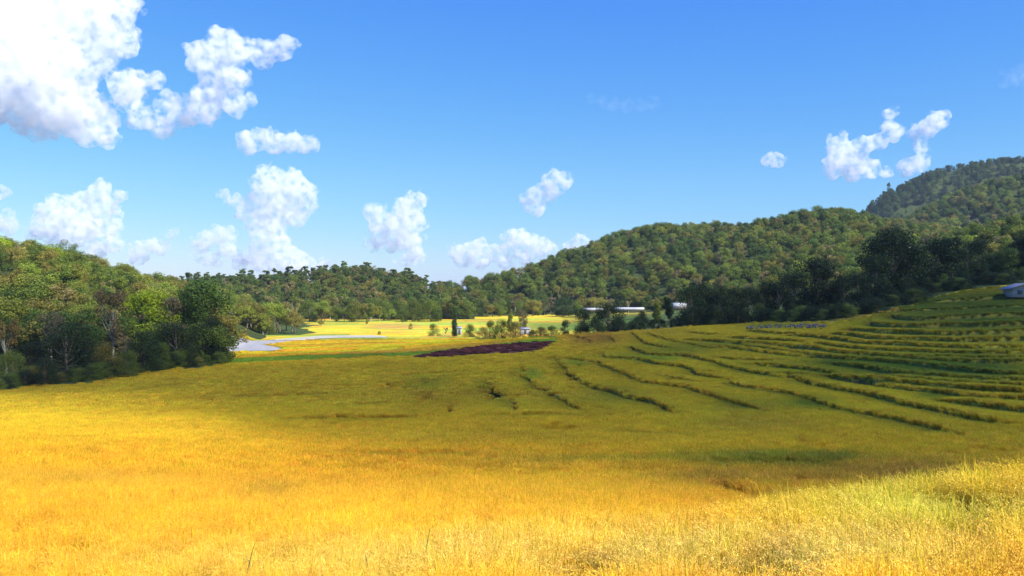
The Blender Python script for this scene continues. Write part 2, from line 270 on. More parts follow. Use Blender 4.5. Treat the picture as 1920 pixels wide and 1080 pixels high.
def tint(X,Y,u,zc,rim=None):
    yp=540-F*zc/np.maximum(Y,4); xp=960+F*X/np.maximum(Y,4)
    t=sstep(600,1500,xp)*sstep(1000,760,yp); c=GOLD[None]*(1-t[:,None])+OLIVE[None]*t[:,None]
    m=(sstep(850,760,yp)*.75)[:,None]; c=c*(1-m)+np.array((.72,.535,.035))[None]*m
    g=sstep(1150,1750,xp)*sstep(800,650,yp)*.75; c=c*(1-g[:,None])+np.array((.68,.54,.035))[None]*g[:,None]
    n1=fbm(X/7+3,Y/9,21,4); n2=fbm(X/1.6,Y/2.2,31,3)
    for bx,by,sx,sy,cc,wt in BL:
        q=((xp-bx)/sx)**2+((yp-by)/sy)**2; ww=wt*np.exp(-q)*(1 if by<950 else 1); ww=np.where(Y<16,ww*(by>940),np.where(Y>20,ww*(by<940),ww*.5)); ww=np.clip(ww*(.6+.9*n1),0,1)[:,None]; c=c*(1-ww)+np.array(cc)[None]*ww
    far=(Y>158)&(xp<1045); f=far[:,None]; c=np.where(f,plots(X,Y)*(.85+.3*n1[:,None]),c)
    c=c*(.80+.32*n1+.14*n2)[:,None]; k=(sstep(.42,.7,n1)*.3)[:,None]; c=c*(1-k)+c*np.array((.85,1.02,.9))[None]*k
    if rim is not None:
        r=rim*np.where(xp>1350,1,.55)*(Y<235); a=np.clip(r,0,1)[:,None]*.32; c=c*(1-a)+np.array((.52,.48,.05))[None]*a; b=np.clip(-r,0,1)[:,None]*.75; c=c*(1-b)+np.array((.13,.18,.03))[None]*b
    return c,xp,yp
# ------------------------------------------------------------------ the ground sheet
us=np.concatenate([-np.linspace(2.6,.76,36),np.linspace(-.75,.75,860),np.linspace(.76,2.6,36)])
ys=np.concatenate([np.linspace(-16,2.5,16),np.geomspace(3,60,230),np.linspace(60.3,235,560)[:],np.geomspace(237,720,190),np.geomspace(735,2600,70)])
U,YY=np.meshgrid(us,ys); U=U.ravel(); Yv=YY.ravel(); Yp=np.sqrt(np.maximum(Yv,0)**2+9); X=U*Yp; ut=U
zc=canopy_z(ut,Yv)
X0=X.copy()
off,gap,rim=terrace(X,Yv); hol=holes(X,Yv)
uf=X/np.maximum(Yv,1.)
ey=edgeY(np.clip(uf,-.85,.85))
xp_=960+F*uf; yp_=540-F*zc/np.maximum(Yv,1)
plot=inpoly(xp_,yp_,PLOT)&(Yv>100)&(Yv<230); lot=inpoly(xp_,yp_,LOT)&(Yv>150)&(Yv<300)
crop=(Yv<ey)&~lot&~plot
root=.42*sstep(0,1.2,ey-Yv)*np.where(lot|plot,.3,1)
z=zc+off-root-hol*1.0
z=z-(gap<.9)*.16*(Yv<ey)
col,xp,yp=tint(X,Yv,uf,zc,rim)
c2=col*.62
n3=fbm(X/25,Yv/25,77,4)
# valley floor beyond the rice
val=plots(X,Yv)*np.array((.92,.8,.9))[None]
def pb(c,bx,by,sx,sy,cc,wt):
    ww=np.clip(wt*np.exp(-((xp-bx)/sx)**4-((yp-by)/sy)**4)*(.7+.6*n3),0,1)[:,None]; return c*(1-ww)+np.array(cc)[None]*ww
for a in ((640,643,190,7,(.22,.34,.04),.95),(900,590,60,2.5,(.3,.42,.04),.9),(1000,599,70,2.5,(.36,.45,.04),.9),(700,602,60,2.5,(.3,.42,.04),.9),(820,622,60,3,(.4,.46,.04),.8),(960,583,100,2,(.35,.4,.05),.8),(900,601,40,2,(.5,.28,.05),.8),(640,622,80,3,(.45,.46,.04),.8),(760,640,110,6,(.26,.36,.04),.9),(560,665,40,3,(.45,.5,.04),.7),(850,607,130,4,(.3,.4,.05),.9),(740,612,50,5,(.4,.25,.06),.8),(620,606,60,4,(.22,.3,.04),.7),
          (900,618,60,5,(.3,.4,.05),.8),(1000,592,90,5,(.68,.5,.04),.8),(985,608,40,5,(.26,.32,.04),.7),(1110,615,60,6,DKG,1),(1050,612,70,8,(.12,.2,.03),.9),(1160,600,90,12,DKG,1),(430,636,60,4,(.12,.3,.08),.9),
          (1400,590,300,30,(.05,.08,.02),1),(1150,586,60,3,(.5,.4,.06),.6)): val=pb(val,*a)
isval=(Yv>=ey)
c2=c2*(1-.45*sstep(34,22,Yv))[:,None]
c2=np.where(isval[:,None],val*(.8+.4*n3)[:,None],c2)
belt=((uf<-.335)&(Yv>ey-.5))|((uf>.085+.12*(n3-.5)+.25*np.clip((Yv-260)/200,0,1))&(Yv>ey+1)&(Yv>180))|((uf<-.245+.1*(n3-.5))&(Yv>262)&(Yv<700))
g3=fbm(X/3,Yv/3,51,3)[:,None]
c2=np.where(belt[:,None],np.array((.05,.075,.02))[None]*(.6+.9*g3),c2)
top=(uf>.44)&(Yv>150)&(Yv<ey)&(yp<600)
hz=np.max([hill_z(k,ut,Yv) for k in HILLS],0)
fh=((hz>-90)&(hz>=zc-.01)&(Yv>ey+3))|(Yv>560)
fh=fh|((Yv>ey+3)&(zc>base_z(ut,Yv)+.3))
c2=np.where(fh[:,None],WOOD[None]*(.6+.9*g3),c2)
c2=np.where(plot[:,None],SOIL[None]*(.5+1.0*g3)+np.array((.05,.02,.0))*g3,c2)
c2=np.where(((gap<.8)&crop)[:,None],np.array((.16,.13,.03))[None]*(.5+g3),c2)
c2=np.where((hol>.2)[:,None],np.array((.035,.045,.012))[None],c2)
nu=len(us);ny=len(ys); idx=np.arange(nu*ny).reshape(ny,nu)
Fc=np.stack([idx[:-1,:-1],idx[:-1,1:],idx[1:,1:],idx[1:,:-1]],-1).reshape(-1,4)
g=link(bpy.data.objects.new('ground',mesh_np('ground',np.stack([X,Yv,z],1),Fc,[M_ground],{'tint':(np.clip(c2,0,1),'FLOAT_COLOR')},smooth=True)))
tag(g,'broad valley floor with stepped rice terraces and hill slopes rising behind','ground',kind='structure')
zgrid=z.reshape(ny,nu)
def gz(x,y):
    """height of the finished ground sheet at world x, y (arrays)"""
    x=np.atleast_1d(np.asarray(x,float)); y=np.atleast_1d(np.asarray(y,float))
    u=x/np.sqrt(np.maximum(y,0)**2+9); i=np.clip(np.interp(u,us,np.arange(nu)),0,nu-1.001); j=np.clip(np.interp(y,ys,np.arange(ny)),0,ny-1.001)
    i0=i.astype(int);j0=j.astype(int);fi=i-i0;fj=j-j0
    return (zgrid[j0,i0]*(1-fj)+zgrid[j0+1,i0]*fj)*(1-fi)+(zgrid[j0,i0+1]*(1-fj)+zgrid[j0+1,i0+1]*fj)*fi
# ------------------------------------------------------------------ instancing for what nobody could count
def scatter(name,pts,rot,scl,var,srcs,label,cat,tintv=None,mats=()):
    attrs={'rot':(rot,'FLOAT_VECTOR'),'scl':(scl,'FLOAT_VECTOR'),'variant':(var,'INT')}
    if tintv is not None: attrs['tint']=(tintv,'FLOAT_COLOR')
    me=bpy.data.meshes.new(name); me.vertices.add(len(pts)); me.vertices.foreach_set('co',np.ascontiguousarray(pts,dtype=np.float32).ravel())
    for n_,(a,typ) in attrs.items():
        at=me.attributes.new(n_,typ,'POINT')
        if typ=='FLOAT_COLOR': at.data.foreach_set('color',np.concatenate([a,np.ones((len(a),1))],1).astype(np.float32).ravel())
        elif typ=='FLOAT_VECTOR': at.data.foreach_set('vector',np.ascontiguousarray(a,dtype=np.float32).ravel())
        else: at.data.foreach_set('value',np.ascontiguousarray(a,dtype=np.int32))
    o=link(bpy.data.objects.new(name,me)); tag(o,label,cat,kind='stuff')
    colx=bpy.data.collections.new(name+'_sources')
    for i,m in enumerate(srcs):
        so_=bpy.data.objects.new('%s_plant_%02d'%(name,i),m); colx.objects.link(so_)
    ng=bpy.data.node_groups.new(name+'_scatter','GeometryNodeTree'); ng.interface.new_socket('Geometry',in_out='INPUT',socket_type='NodeSocketGeometry'); ng.interface.new_socket('Geometry',in_out='OUTPUT',socket_type='NodeSocketGeometry')
    gi=ng.nodes.new('NodeGroupInput'); go=ng.nodes.new('NodeGroupOutput'); ip=ng.nodes.new('GeometryNodeInstanceOnPoints'); ci=ng.nodes.new('GeometryNodeCollectionInfo')
    ci.inputs['Collection'].default_value=colx; ci.inputs['Separate Children'].default_value=True; ci.inputs['Reset Children'].default_value=True
    def na(nm,t): x=ng.nodes.new('GeometryNodeInputNamedAttribute'); x.data_type=t; x.inputs[0].default_value=nm; return x.outputs[0]
    ip.inputs['Pick Instance'].default_value=True
    ng.links.new(gi.outputs[0],ip.inputs['Points']); ng.links.new(ci.outputs[0],ip.inputs['Instance']); ng.links.new(na('variant','INT'),ip.inputs['Instance Index'])
    ng.links.new(na('rot','FLOAT_VECTOR'),ip.inputs['Rotation']); ng.links.new(na('scl','FLOAT_VECTOR'),ip.inputs['Scale']); ng.links.new(ip.outputs[0],go.inputs[0])
    md=o.modifiers.new('scatter','NODES'); md.node_group=ng
    return o
# ------------------------------------------------------------------ rice plants
def strips(base,dirs,length,width,bend,segs,lv,kc,taper=.15,side=None):
    """curved tapering blades. base (n,3); dirs (n,2) lean direction"""
    n=len(base); t=np.linspace(0,1,segs+1)[None,:]
    h=length[:,None]*(t-bend[:,None]*.45*t**3); out=length[:,None]*bend[:,None]*t**2*.75
    cx=base[:,0:1]+dirs[:,0:1]*out; cy=base[:,1:2]+dirs[:,1:2]*out; cz=base[:,2:3]+h
    ang=rng.uniform(0,2*np.pi,n) if side is None else side
    wx=np.cos(ang)[:,None]*width[:,None]*(1-(1-taper)*t**2)/2; wy=np.sin(ang)[:,None]*width[:,None]*(1-(1-taper)*t**2)/2
    L=np.stack([cx-wx,cy-wy,cz],-1);R=np.stack([cx+wx,cy+wy,cz],-1); V=np.stack([L,R],2).reshape(n,-1,3)
    k=np.arange(segs); f=np.stack([2*k,2*k+1,2*k+3,2*k+2],-1)[None]+(np.arange(n)*(segs+1)*2)[:,None,None]
    nv=(segs+1)*2
    return V.reshape(-1,3),f.reshape(-1,4),np.repeat(lv,nv),np.repeat(kc,nv,axis=0)
def join(ps):
    V=[];Fx=[];A=[];K=[];o=0
    for v,f,a,k in ps: V.append(v);Fx.append(f+o);A.append(a);K.append(k);o+=len(v)
    return np.concatenate(V),np.concatenate(Fx),np.concatenate(A),np.concatenate(K)
def rice_near(i):
    nb=34; r=.17; b=np.zeros((nb,3)); a=rng.uniform(0,6.283,nb); rr=r*np.sqrt(rng.uniform(0,1,nb)); b[:,0]=np.cos(a)*rr;b[:,1]=np.sin(a)*rr; b[:,2]=-.1
    d=rng.uniform(0,6.283,nb); dirs=np.stack([np.cos(d),np.sin(d)],1)
    ps=[strips(b,dirs,rng.uniform(.42,.72,nb),rng.uniform(.007,.013,nb),rng.uniform(.05,.55,nb),5,rng.uniform(.7,1.2,nb),np.array((.75,1.0,.8))[None]*rng.uniform(.75,1.1,(nb,1))+rng.uniform(0,.35,(nb,1))*np.array((1,.1,0)),.1)]
    npn=26; b=np.zeros((npn,3)); a=rng.uniform(0,6.283,npn); rr=r*np.sqrt(rng.uniform(0,1,npn)); b[:,0]=np.cos(a)*rr;b[:,1]=np.sin(a)*rr; b[:,2]=0
    d=rng.uniform(0,6.283,npn); dirs=np.stack([np.cos(d),np.sin(d)],1); L=rng.uniform(.42,.6,npn); bd=rng.uniform(.5,1.0,npn)
    kc=np.array((1.05,1.04,1.5))[None]*rng.uniform(.8,1.25,(npn,1))
    ps.append(strips(b,dirs,L,np.full(npn,.004),bd,5,np.ones(npn),kc,.6))
    # grains along the drooping end of every ear
    m=24; tt=np.linspace(.52,1.08,m)[None,:]; t=tt
    h=L[:,None]*(t-bd[:,None]*.45*t**3); out=L[:,None]*bd[:,None]*t**2*.75
    G=np.stack([b[:,0:1]+dirs[:,0:1]*out,b[:,1:2]+dirs[:,1:2]*out,h],-1).reshape(-1,3)+rng.normal(0,.006,(npn*m,3)); G[:,2]-=rng.uniform(0,.03,npn*m)
    ax=rng.normal(0,1,(npn*m,3)); ax[:,2]-=1.; ax/=np.linalg.norm(ax,axis=1)[:,None]; sd=np.cross(ax,rng.normal(0,1,(npn*m,3))); sd/=np.linalg.norm(sd,axis=1)[:,None]
    l=.0085;w_=.004
    V=np.stack([G-ax*l,G+sd*w_,G+ax*l,G-sd*w_],1).reshape(-1,3); f=np.arange(len(V)).reshape(-1,4)
    lv=np.repeat(rng.uniform(.8,1.3,npn*m),4); k=np.repeat(np.repeat(kc,m,axis=0)*rng.uniform(.9,1.12,(npn*m,1)),4,axis=0)
    ps.append((V,f,lv,k))
    V,f,a,k=join(ps); return mesh_np('rice_clump',V,f,[M_rice],{'lv':(a,'FLOAT'),'kc':(k,'FLOAT_COLOR')})
def rice_far(i,r,nb,wl,wr,h0,h1):
    b=np.zeros((nb,3)); b[:,0]=rng.uniform(-r,r,nb);b[:,1]=rng.uniform(-r,r,nb); b[:,2]=-.05
    d=rng.uniform(0,6.283,nb); dirs=np.stack([np.cos(d),np.sin(d)],1)
    ear=rng.uniform(0,1,nb)<.68
    kc=np.where(ear[:,None],np.array((1.12,1.0,1.05))[None],np.array((.86,1.0,.8))[None])*rng.uniform(.8,1.15,(nb,1))
    V,f,a,k=strips(b,dirs,rng.uniform(h0,h1,nb),np.where(ear,wr,wl),np.where(ear,rng.uniform(.5,1,nb),rng.uniform(.1,.5,nb)),3,rng.uniform(.75,1.2,nb),kc,.5)
    return mesh_np('rice_patch',V,f,[M_rice],{'lv':(a,'FLOAT'),'kc':(k,'FLOAT_COLOR')})
RS=[rice_near(i) for i in range(7)]+[rice_far(i,.30,230,.012,.022,.38,.58) for i in range(4)]+[rice_far(i,.55,300,.03,.05,.36,.55) for i in range(4)]
pts=[];rots=[];scs=[];vs_=[];tn=[]
def fill(Y0,Y1,dens,v0,nv,hs,ul=-.70,ur=.70):
    n=int(dens*(ur-ul)/2*(Y1**2-Y0**2)); Y=np.sqrt(rng.uniform(Y0**2,Y1**2,n)); u=rng.uniform(ul,ur,n); x=u*Y
    off,gp,rim=terrace(x,Y); zc=base_z(u,Y); hol=holes(x,Y); xp=960+F*u; yp=540-F*zc/Y
    ok=(Y<edgeY(u)-.3)&(gp>.85)&(hol<.33)
    pl=inpoly(xp,yp,PLOT)&(Y>100); ok&=~(inpoly(xp,yp,LOT)&(Y>100)); ok&=~pl|(rng.uniform(0,1,len(x))<.5)
    x=x[ok];Y=Y[ok];u=u[ok];zc=zc[ok];hol=hol[ok];n=len(x); z=gz(x,Y)
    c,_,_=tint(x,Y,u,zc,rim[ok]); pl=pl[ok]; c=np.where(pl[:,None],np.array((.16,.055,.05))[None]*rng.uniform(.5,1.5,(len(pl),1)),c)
    gx=fbm(x/6,Y/6,61,3); s=hs*(.84+.34*gx)*rng.uniform(.9,1.12,n)*(1-hol*.8)*np.where(pl,.55,1)*np.where((Y<15)&(x>-1),1.32,1)
    pts.append(np.stack([x,Y,z],1)); rots.append(np.stack([rng.normal(0,.09,n),rng.normal(0,.09,n),rng.uniform(0,6.283,n)],1))
    sx=rng.uniform(.9,1.15,n)*np.where((Y<15)&(x>-1),1.3,1); scs.append(np.stack([sx,sx,s],1)); vs_.append(rng.integers(v0,v0+nv,n)); tn.append(c*rng.uniform(.9,1.1,(n,1)))
fill(3.5,32,15,0,7,1.0,-.78,.78); fill(.6,20,13,0,7,1.0,.78,2.3); fill(.6,20,13,0,7,1.0,-2.3,-.78); fill(20,32,9,0,7,1.0,.78,1.2); fill(20,32,9,0,7,1.0,-1.2,-.78); fill(30,85,5.5,7,4,1.0,-.9,.9); fill(83,238,1.5,11,4,.98,-.70,.1); fill(83,208,4.2,7,4,1.05,.1,.70)
x=rng.uniform(-14,14,1200);
pts_=np.concatenate(pts)
rice=scatter('rice_crop',pts_,np.concatenate(rots),np.concatenate(scs),np.concatenate(vs_),RS,'ripe golden rice crop covering the terraced fields','rice crop',np.clip(np.concatenate(tn),0,1))
print('rice instances',len(pts_))
# ------------------------------------------------------------------ trees
def tube(path,radii,sides=7):
    path=np.array(path,float); n=len(path); V=[];d=np.gradient(path,axis=0); d/=np.linalg.norm(d,axis=1)[:,None]+1e-9
    for i in range(n):
        a=np.cross(d[i],(0.31,.95,.05)); a/=np.linalg.norm(a); b=np.cross(d[i],a)
        for k in range(sides):
            t=6.2832*k/sides; V.append(path[i]+(a*math.cos(t)+b*math.sin(t))*radii[i])
    Fx=[[i*sides+k,i*sides+(k+1)%sides,(i+1)*sides+(k+1)%sides,(i+1)*sides+k] for i in range(n-1) for k in range(sides)]
    return np.array(V),np.array(Fx)
def leaves(C,R,nper,size,flat=1.0,shell=.55):
    """leaf-sized quads spread through lobes C with radii R"""
    V=[];A=[]
    for c,r in zip(C,R):
        n=int(nper*(r/ np.mean(R))**2)+6; d=rng.normal(0,1,(n,3)); d/=np.linalg.norm(d,axis=1)[:,None]; q=d*(r*(shell+(1.08-shell)*rng.uniform(0,1,(n,1))**.6)); q*=1+.25*rng.normal(0,1,(n,1))*.5; q[:,2]*=flat
        p=c+q; nr=d*.8+rng.normal(0,.65,(n,3))+np.array((0,0,.35)); nr/=np.linalg.norm(nr,axis=1)[:,None]
        a=np.cross(nr,rng.normal(0,1,(n,3))); a/=np.linalg.norm(a,axis=1)[:,None]; b=np.cross(nr,a); s=(size*rng.uniform(.6,1.4,(n,1)))
        V.append(np.stack([p-a*s*.6,p+b*s*.42+nr*s*.08,p+a*s*.6,p-b*s*.42+nr*s*.08],1).reshape(-1,3)); A.append(np.repeat(rng.uniform(.7,1.25,n)*rng.uniform(.85,1.15),4))
    V=np.concatenate(V); return V,np.arange(len(V)).reshape(-1,4),np.concatenate(A)
def make_tree(kind,col,detail,bark=None):
    """10 m tall tree -> (trunk mesh, crown mesh)"""
    C=[];R=[];T=[]
    if kind=='round':
        n=28;th=2.0
        for i in range(n):
            a=rng.uniform(0,6.28); zz=rng.uniform(-1,1); rr=math.sqrt(1-zz*zz*.8)*rng.uniform(.4,1.); C.append((math.cos(a)*rr*2.8,math.sin(a)*rr*2.8,5.0+zz*3.6)); R.append(rng.uniform(1.0,1.7))
        C.append((rng.uniform(-.6,.6),rng.uniform(-.6,.6),8.6)); R.append(1.3)
    elif kind=='wide':
        n=30;th=2.0
        for i in range(n):
            a=rng.uniform(0,6.28); rr=math.sqrt(rng.uniform(0,1)); C.append((math.cos(a)*rr*4,math.sin(a)*rr*4,6.2+2.5*(1-rr*rr)+rng.uniform(-3.2,.3))); R.append(rng.uniform(.85,1.5))
    elif kind=='low':
        n=34;th=1
        for i in range(n):
            a=rng.uniform(0,6.28); zz=rng.uniform(0,1)**1.2; rr=math.sqrt(1-zz*zz)*rng.uniform(.45,1.); C.append((math.cos(a)*rr*4.0,math.sin(a)*rr*4.0,.7+zz*7.8)); R.append(rng.uniform(1.0,1.9))
    elif kind=='tall':
        n=20;th=3.2
        for i in range(n):
            zz=rng.uniform(0,1); a=rng.uniform(0,6.28); rr=(1.9-.9*abs(zz-.45)*2)*rng.uniform(.3,1); C.append((math.cos(a)*rr,math.sin(a)*rr,3.2+zz*6)); R.append(rng.uniform(.6,1.1))
    elif kind=='column':
        n=18;th=1
        for i in range(n):
            zz=i/n; a=rng.uniform(0,6.28); rr=.9*rng.uniform(.3,1)*(1.1-zz*.5); C.append((math.cos(a)*rr,math.sin(a)*rr,1.+zz*8.2)); R.append(rng.uniform(.9,1.4)*(1.15-.55*zz))
    elif kind=='pine':
        n=20;th=4.2
        for i in range(n):
            zz=rng.uniform(0,1); a=rng.uniform(0,6.28); rr=(2.3*(1-zz*.65))*rng.uniform(.35,1); C.append((math.cos(a)*rr,math.sin(a)*rr,4.2+zz*5.5)); R.append(rng.uniform(.5,.85))
    elif kind=='dry':
        n=22;th=3
        for i in range(n):
            a=rng.uniform(0,6.28); zz=rng.uniform(0,1); rr=(1.2+1.6*zz)*rng.uniform(.4,1); C.append((math.cos(a)*rr,math.sin(a)*rr,4+zz*5.4)); R.append(rng.uniform(.5,.95))
    C=np.array(C);R=np.array(R)
    fl={'pine':.45,'wide':.7}.get(kind,.85)
    npr={'dry':.33,'pine':.75,'tall':.85}.get(kind,1.)*detail/ n
    V,f,a=leaves(C,R,npr,{0:.42}.get(0)*(1400/detail)**.42,fl,.3 if kind in('dry','pine') else .42)
    cm=mesh_np('crown',V,f,[M_leaf],{'lv':(a,'FLOAT'),'col':(np.repeat(np.array(col)[None],len(V),0),'FLOAT_COLOR')})
    rt={'pine':.16,'tall':.14,'column':.2,'dry':.17}.get(kind,.24); lean=rng.uniform(-.35,.35,2)
    ps=[];o=0; tp=[(0,0,-.6),(lean[0]*.2,lean[1]*.2,th*.5),(lean[0],lean[1],th),(lean[0]*1.6,lean[1]*1.2,6.2),(lean[0]*1.7,lean[1]*1.4,8.6)]
    Vs,Fs=tube(tp,[rt*1.35,rt,rt*.82,rt*.5,rt*.12]); ps=[Vs];fs=[Fs];o=len(Vs)
    for c in C[:: (1 if detail>2500 else 2)][:14]:
        t0=rng.uniform(.35,.8); b0=np.array((lean[0]*1.3,lean[1]*1.2,th*.7+t0*(min(c[2],7.5)-th*.7)*.75)); mid=(b0+c)/2+np.array((0,0,-.25)); v,f2=tube([b0,mid,c],[rt*.42,rt*.26,rt*.07],4); ps.append(v);fs.append(f2+o);o+=len(v)
    tm=mesh_np('trunk',np.concatenate(ps),np.concatenate(fs),[bark or M_bark],smooth=True)
    return tm,cm
def lw(p): return np.array(p)
LIB={}
def lib(key,*a,**k): LIB[key]=[make_tree(*a,**k) for _ in range(2)]
G1=(.135,.185,.028);G2=(.08,.13,.024);G3=(.215,.255,.034);OL=(.225,.205,.04);BR=(.27,.215,.08);DK=(.035,.058,.018);LI=(.30,.38,.02);OR=(.29,.20,.05);PG=(.11,.15,.035);PT=(.20,.17,.085)
for nm,kd,cl in (('green','round',G1),('deep green','round',G2),('light green','wide',G3),('olive','wide',OL),('brownish','dry',BR),('dark','round',DK),('dark spreading','low',DK),('lime','wide',LI),('pine','pine',PG),('slender green','tall',G3),('dark slender','tall',DK),('orange-tinged','dry',OR),('pale dry','dry',PT),('bushy green','low',G1),('bushy olive','low',OL),('dark columnar','column',DK)):
    lib(nm,kd,cl,7600,bark=(M_pale if nm in('pale dry','brownish','slender green','orange-tinged') else None))
TREES=[]   # (x,y,height,spread,type,label,group,priority)
def zat(x,y): return float(gz(x,y)[0])
def by_top(p,ytop,Y,spread,typ,label,group=None,minh=2.):
    x=(p-960)/F*Y; h=(540-ytop)/F*Y-zat(x,Y); h=max(h,minh); TREES.append([x,Y,h,spread,typ,label,group,1000])
def vis_h(t): return t[2]*F/t[1]
LEFTB=[(12,598,146,1.0,'orange-tinged','orange-tinged half-bare tree at the left edge of the field'),(-25,640,140,1.1,'bushy green','bushy green tree cut off by the left picture edge'),
(25,655,136,1.0,'bushy green','low bushy green tree at the far left end of the shaded belt'),(60,638,143,1.0,'dark','dark tree behind the low bushes, second from the left of the belt'),
(98,586,152,1.0,'pale dry','pale brown half-bare tree above the shaded belt at far left'),(128,598,143,1.25,'dark spreading','broad black-green tree, the bulkiest near the left end of the belt'),
(165,605,147,1.0,'deep green','deep green tree just right of the broad black-green one'),(212,546,152,.9,'brownish','tall brown leafless-looking tree rising over the left belt'),
(196,640,141,1.0,'bushy olive','olive bushy tree under the tall brown tree'),(238,628,146,1.0,'brownish','brown twiggy tree in front of the tall brown one'),
(275,540,166,1.05,'lime','bright lime-yellow tree glowing above the left belt'),(268,618,146,1.05,'dark spreading','dark spreading tree below the lime-yellow tree'),
(312,552,165,1.0,'pale dry','pale grey-brown dry tree right of the lime-yellow tree'),(300,640,149,1.0,'bushy green','green bushy tree below the pale dry tree'),
(332,598,155,1.2,'dark spreading','wide dark tree with pale limbs near the right end of the belt'),(378,519,170,1.1,'deep green','tallest dark green tree at the right end of the left belt'),
(352,550,168,1.0,'deep green','deep green tree leaning against the tallest one'),(392,590,160,1.1,'dark spreading','dark round tree at the right tip of the left belt'),
(405,575,178,1.0,'olive','olive tree just behind the tip of the left belt'),(413,632,170,.8,'brownish','small brown tree at the very tip of the left belt'),
(240,655,140,1.0,'bushy green','low shrub-like tree on the field edge below the brown trees'),(85,665,134,1.0,'dark spreading','low dark tree on the field edge under the pale brown tree'),(360,640,154,1.0,'dark spreading','low dark tree hugging the field edge near the belt tip'),
(150,560,168,1.1,'light green','light green spreading tree behind the broad black-green one'),(60,575,170,1.1,'green','mid green tree on the slope above the far left belt'),(235,580,172,1.0,'green','green tree between the tall brown and lime-yellow trees'),
(-60,600,146,1.2,'dark spreading','dark tree outside the left picture edge'),(345,575,175,1.0,'green','green tree filling the gap beside the tallest dark tree')]
for p,yt,Y,sp,ty,lb in LEFTB: by_top(p,yt,Y,sp,ty,lb,'trees of the belt along the left field edge')
UNDER=[(p,yt,193+((p*7)%9)+(0 if p<1640 else (p-1640)*.09),1.35,'dark spreading') for p,yt in ((1165,600),(1195,594),(1222,598),(1262,596),(1284,588),(1312,572),(1331,585),(1358,574),(1372,590),(1398,580),(1415,590),(1442,578),(1468,584),(1486,566),(1512,572),(1526,590),(1549,580),(1573,572),(1601,578),(1624,570),(1645,558),(1658,575),(1680,556),(1696,545),(1714,552),(1728,538),(1748,540),(1762,530),(1782,532),(1798,522),(1822,520),(1840,514),(1866,516),(1884,512),(1912,510),(1935,505))]
RIGHTB=UNDER+[(1298,532,200,1.0,'dark'),(1322,526,203,1.1,'dark'),(1350,530,200,1.1,'dark spreading'),(1378,534,205,1.0,'dark'),(1405,536,202,1.1,'dark spreading'),(1436,524,203,1.0,'dark'),(1462,520,200,1.1,'dark spreading'),
(1492,505,206,1.1,'dark'),(1528,480,206,1.25,'dark'),(1552,484,209,1.1,'dark'),(1582,518,203,1.1,'dark spreading'),(1610,512,205,1.1,'dark'),(1640,474,208,1.1,'dark'),(1668,426,214,1.25,'dark'),(1690,424,218,1.1,'dark'),(1712,455,214,1.1,'dark'),
(1732,476,218,1.0,'dark'),(1757,440,228,1.2,'dark'),(1785,444,228,1.1,'dark slender'),(1812,462,232,1.0,'dark'),(1836,446,234,1.1,'dark'),(1862,474,238,1.0,'dark'),(1884,458,234,1.1,'deep green'),(1908,445,238,1.2,'dark'),(1935,430,236,1.2,'dark'),
(1480,560,196,1.1,'dark slender'),(1424,566,196,1.0,'bushy green'),(1540,568,196,1.1,'dark spreading'),(1590,565,195,1.1,'dark spreading'),(1632,550,196,1.1,'dark spreading'),(1665,530,196,1.1,'dark spreading'),(1700,515,204,1.1,'dark spreading'),(1735,520,205,1.0,'dark spreading'),
(1340,570,194,1.0,'dark spreading'),(1385,575,193,1.1,'dark spreading'),(1300,572,196,1.1,'dark spreading'),(1500,580,193,1.2,'dark spreading'),(1560,590,192,1.1,'bushy green'),(1450,585,193,1.0,'dark spreading'),(1615,585,190,1.0,'dark spreading'),
(1770,512,216,1.0,'bushy green'),(1805,506,222,1.2,'dark spreading'),(1850,508,222,1.1,'dark spreading'),(1890,505,224,1.1,'dark spreading')]
ORD='first second third fourth fifth sixth seventh eighth ninth tenth eleventh twelfth thirteenth fourteenth fifteenth sixteenth seventeenth eighteenth nineteenth twentieth twenty-first twenty-second twenty-third twenty-fourth twenty-fifth'.split()
for i_,(p_,d_,h_,t_) in enumerate([(p,1.6+(p*5)%4,1.5+((p*7)%10)*.2,'bushy green' if (p//13)%4 else 'bushy olive') for p in range(-30,418,13)]):
    Y_=float(edgeY(np.array([(min(p_,413)-960)/F]))[0])+d_; TREES.append([(p_-960)/F*Y_,Y_,h_,1.5,'dark spreading' if i_%3==0 else t_,'low bush edging the left belt, %s'%('left of the broad black-green tree' if p_<110 else 'under the tall brown tree and its neighbours' if p_<240 else 'below the lime-yellow tree' if p_<320 else 'towards the tip of the belt'),'low bushes along the foot of the left belt',1000])
for i_,p_ in enumerate(range(1420,1925,14)):
    dd=(3+(p_*5)%7) if p_<1600 else 2+(p_*5)%12
    Y_=float(edgeY(np.array([(p_-960)/F]))[0])+dd; TREES.append([(p_-960)/F*Y_,Y_,2.0+((p_*7)%10)*.16,1.8,'dark spreading' if i_%3 else 'bushy green','low bush below the dark belt, %s'%('beside the stone heap' if p_<1580 else 'on the rising bank above the stone heap' if p_<1760 else 'near the small grey house'),'low bushes along the foot of the dark belt',1000])
where=lambda p:('west' if p<1400 else 'mid' if p<1600 else 'east')
RN={0:'leftmost trees of the dark right-hand belt',1:'',}
words=['rounded','broad','bushy','stout','leaning','dense','ragged','slim','full','knotted','heavy-crowned','blunt-topped','uneven','twin-lobed','thickset','tousled']
rb=sorted(RIGHTB,key=lambda t:t[0]); 
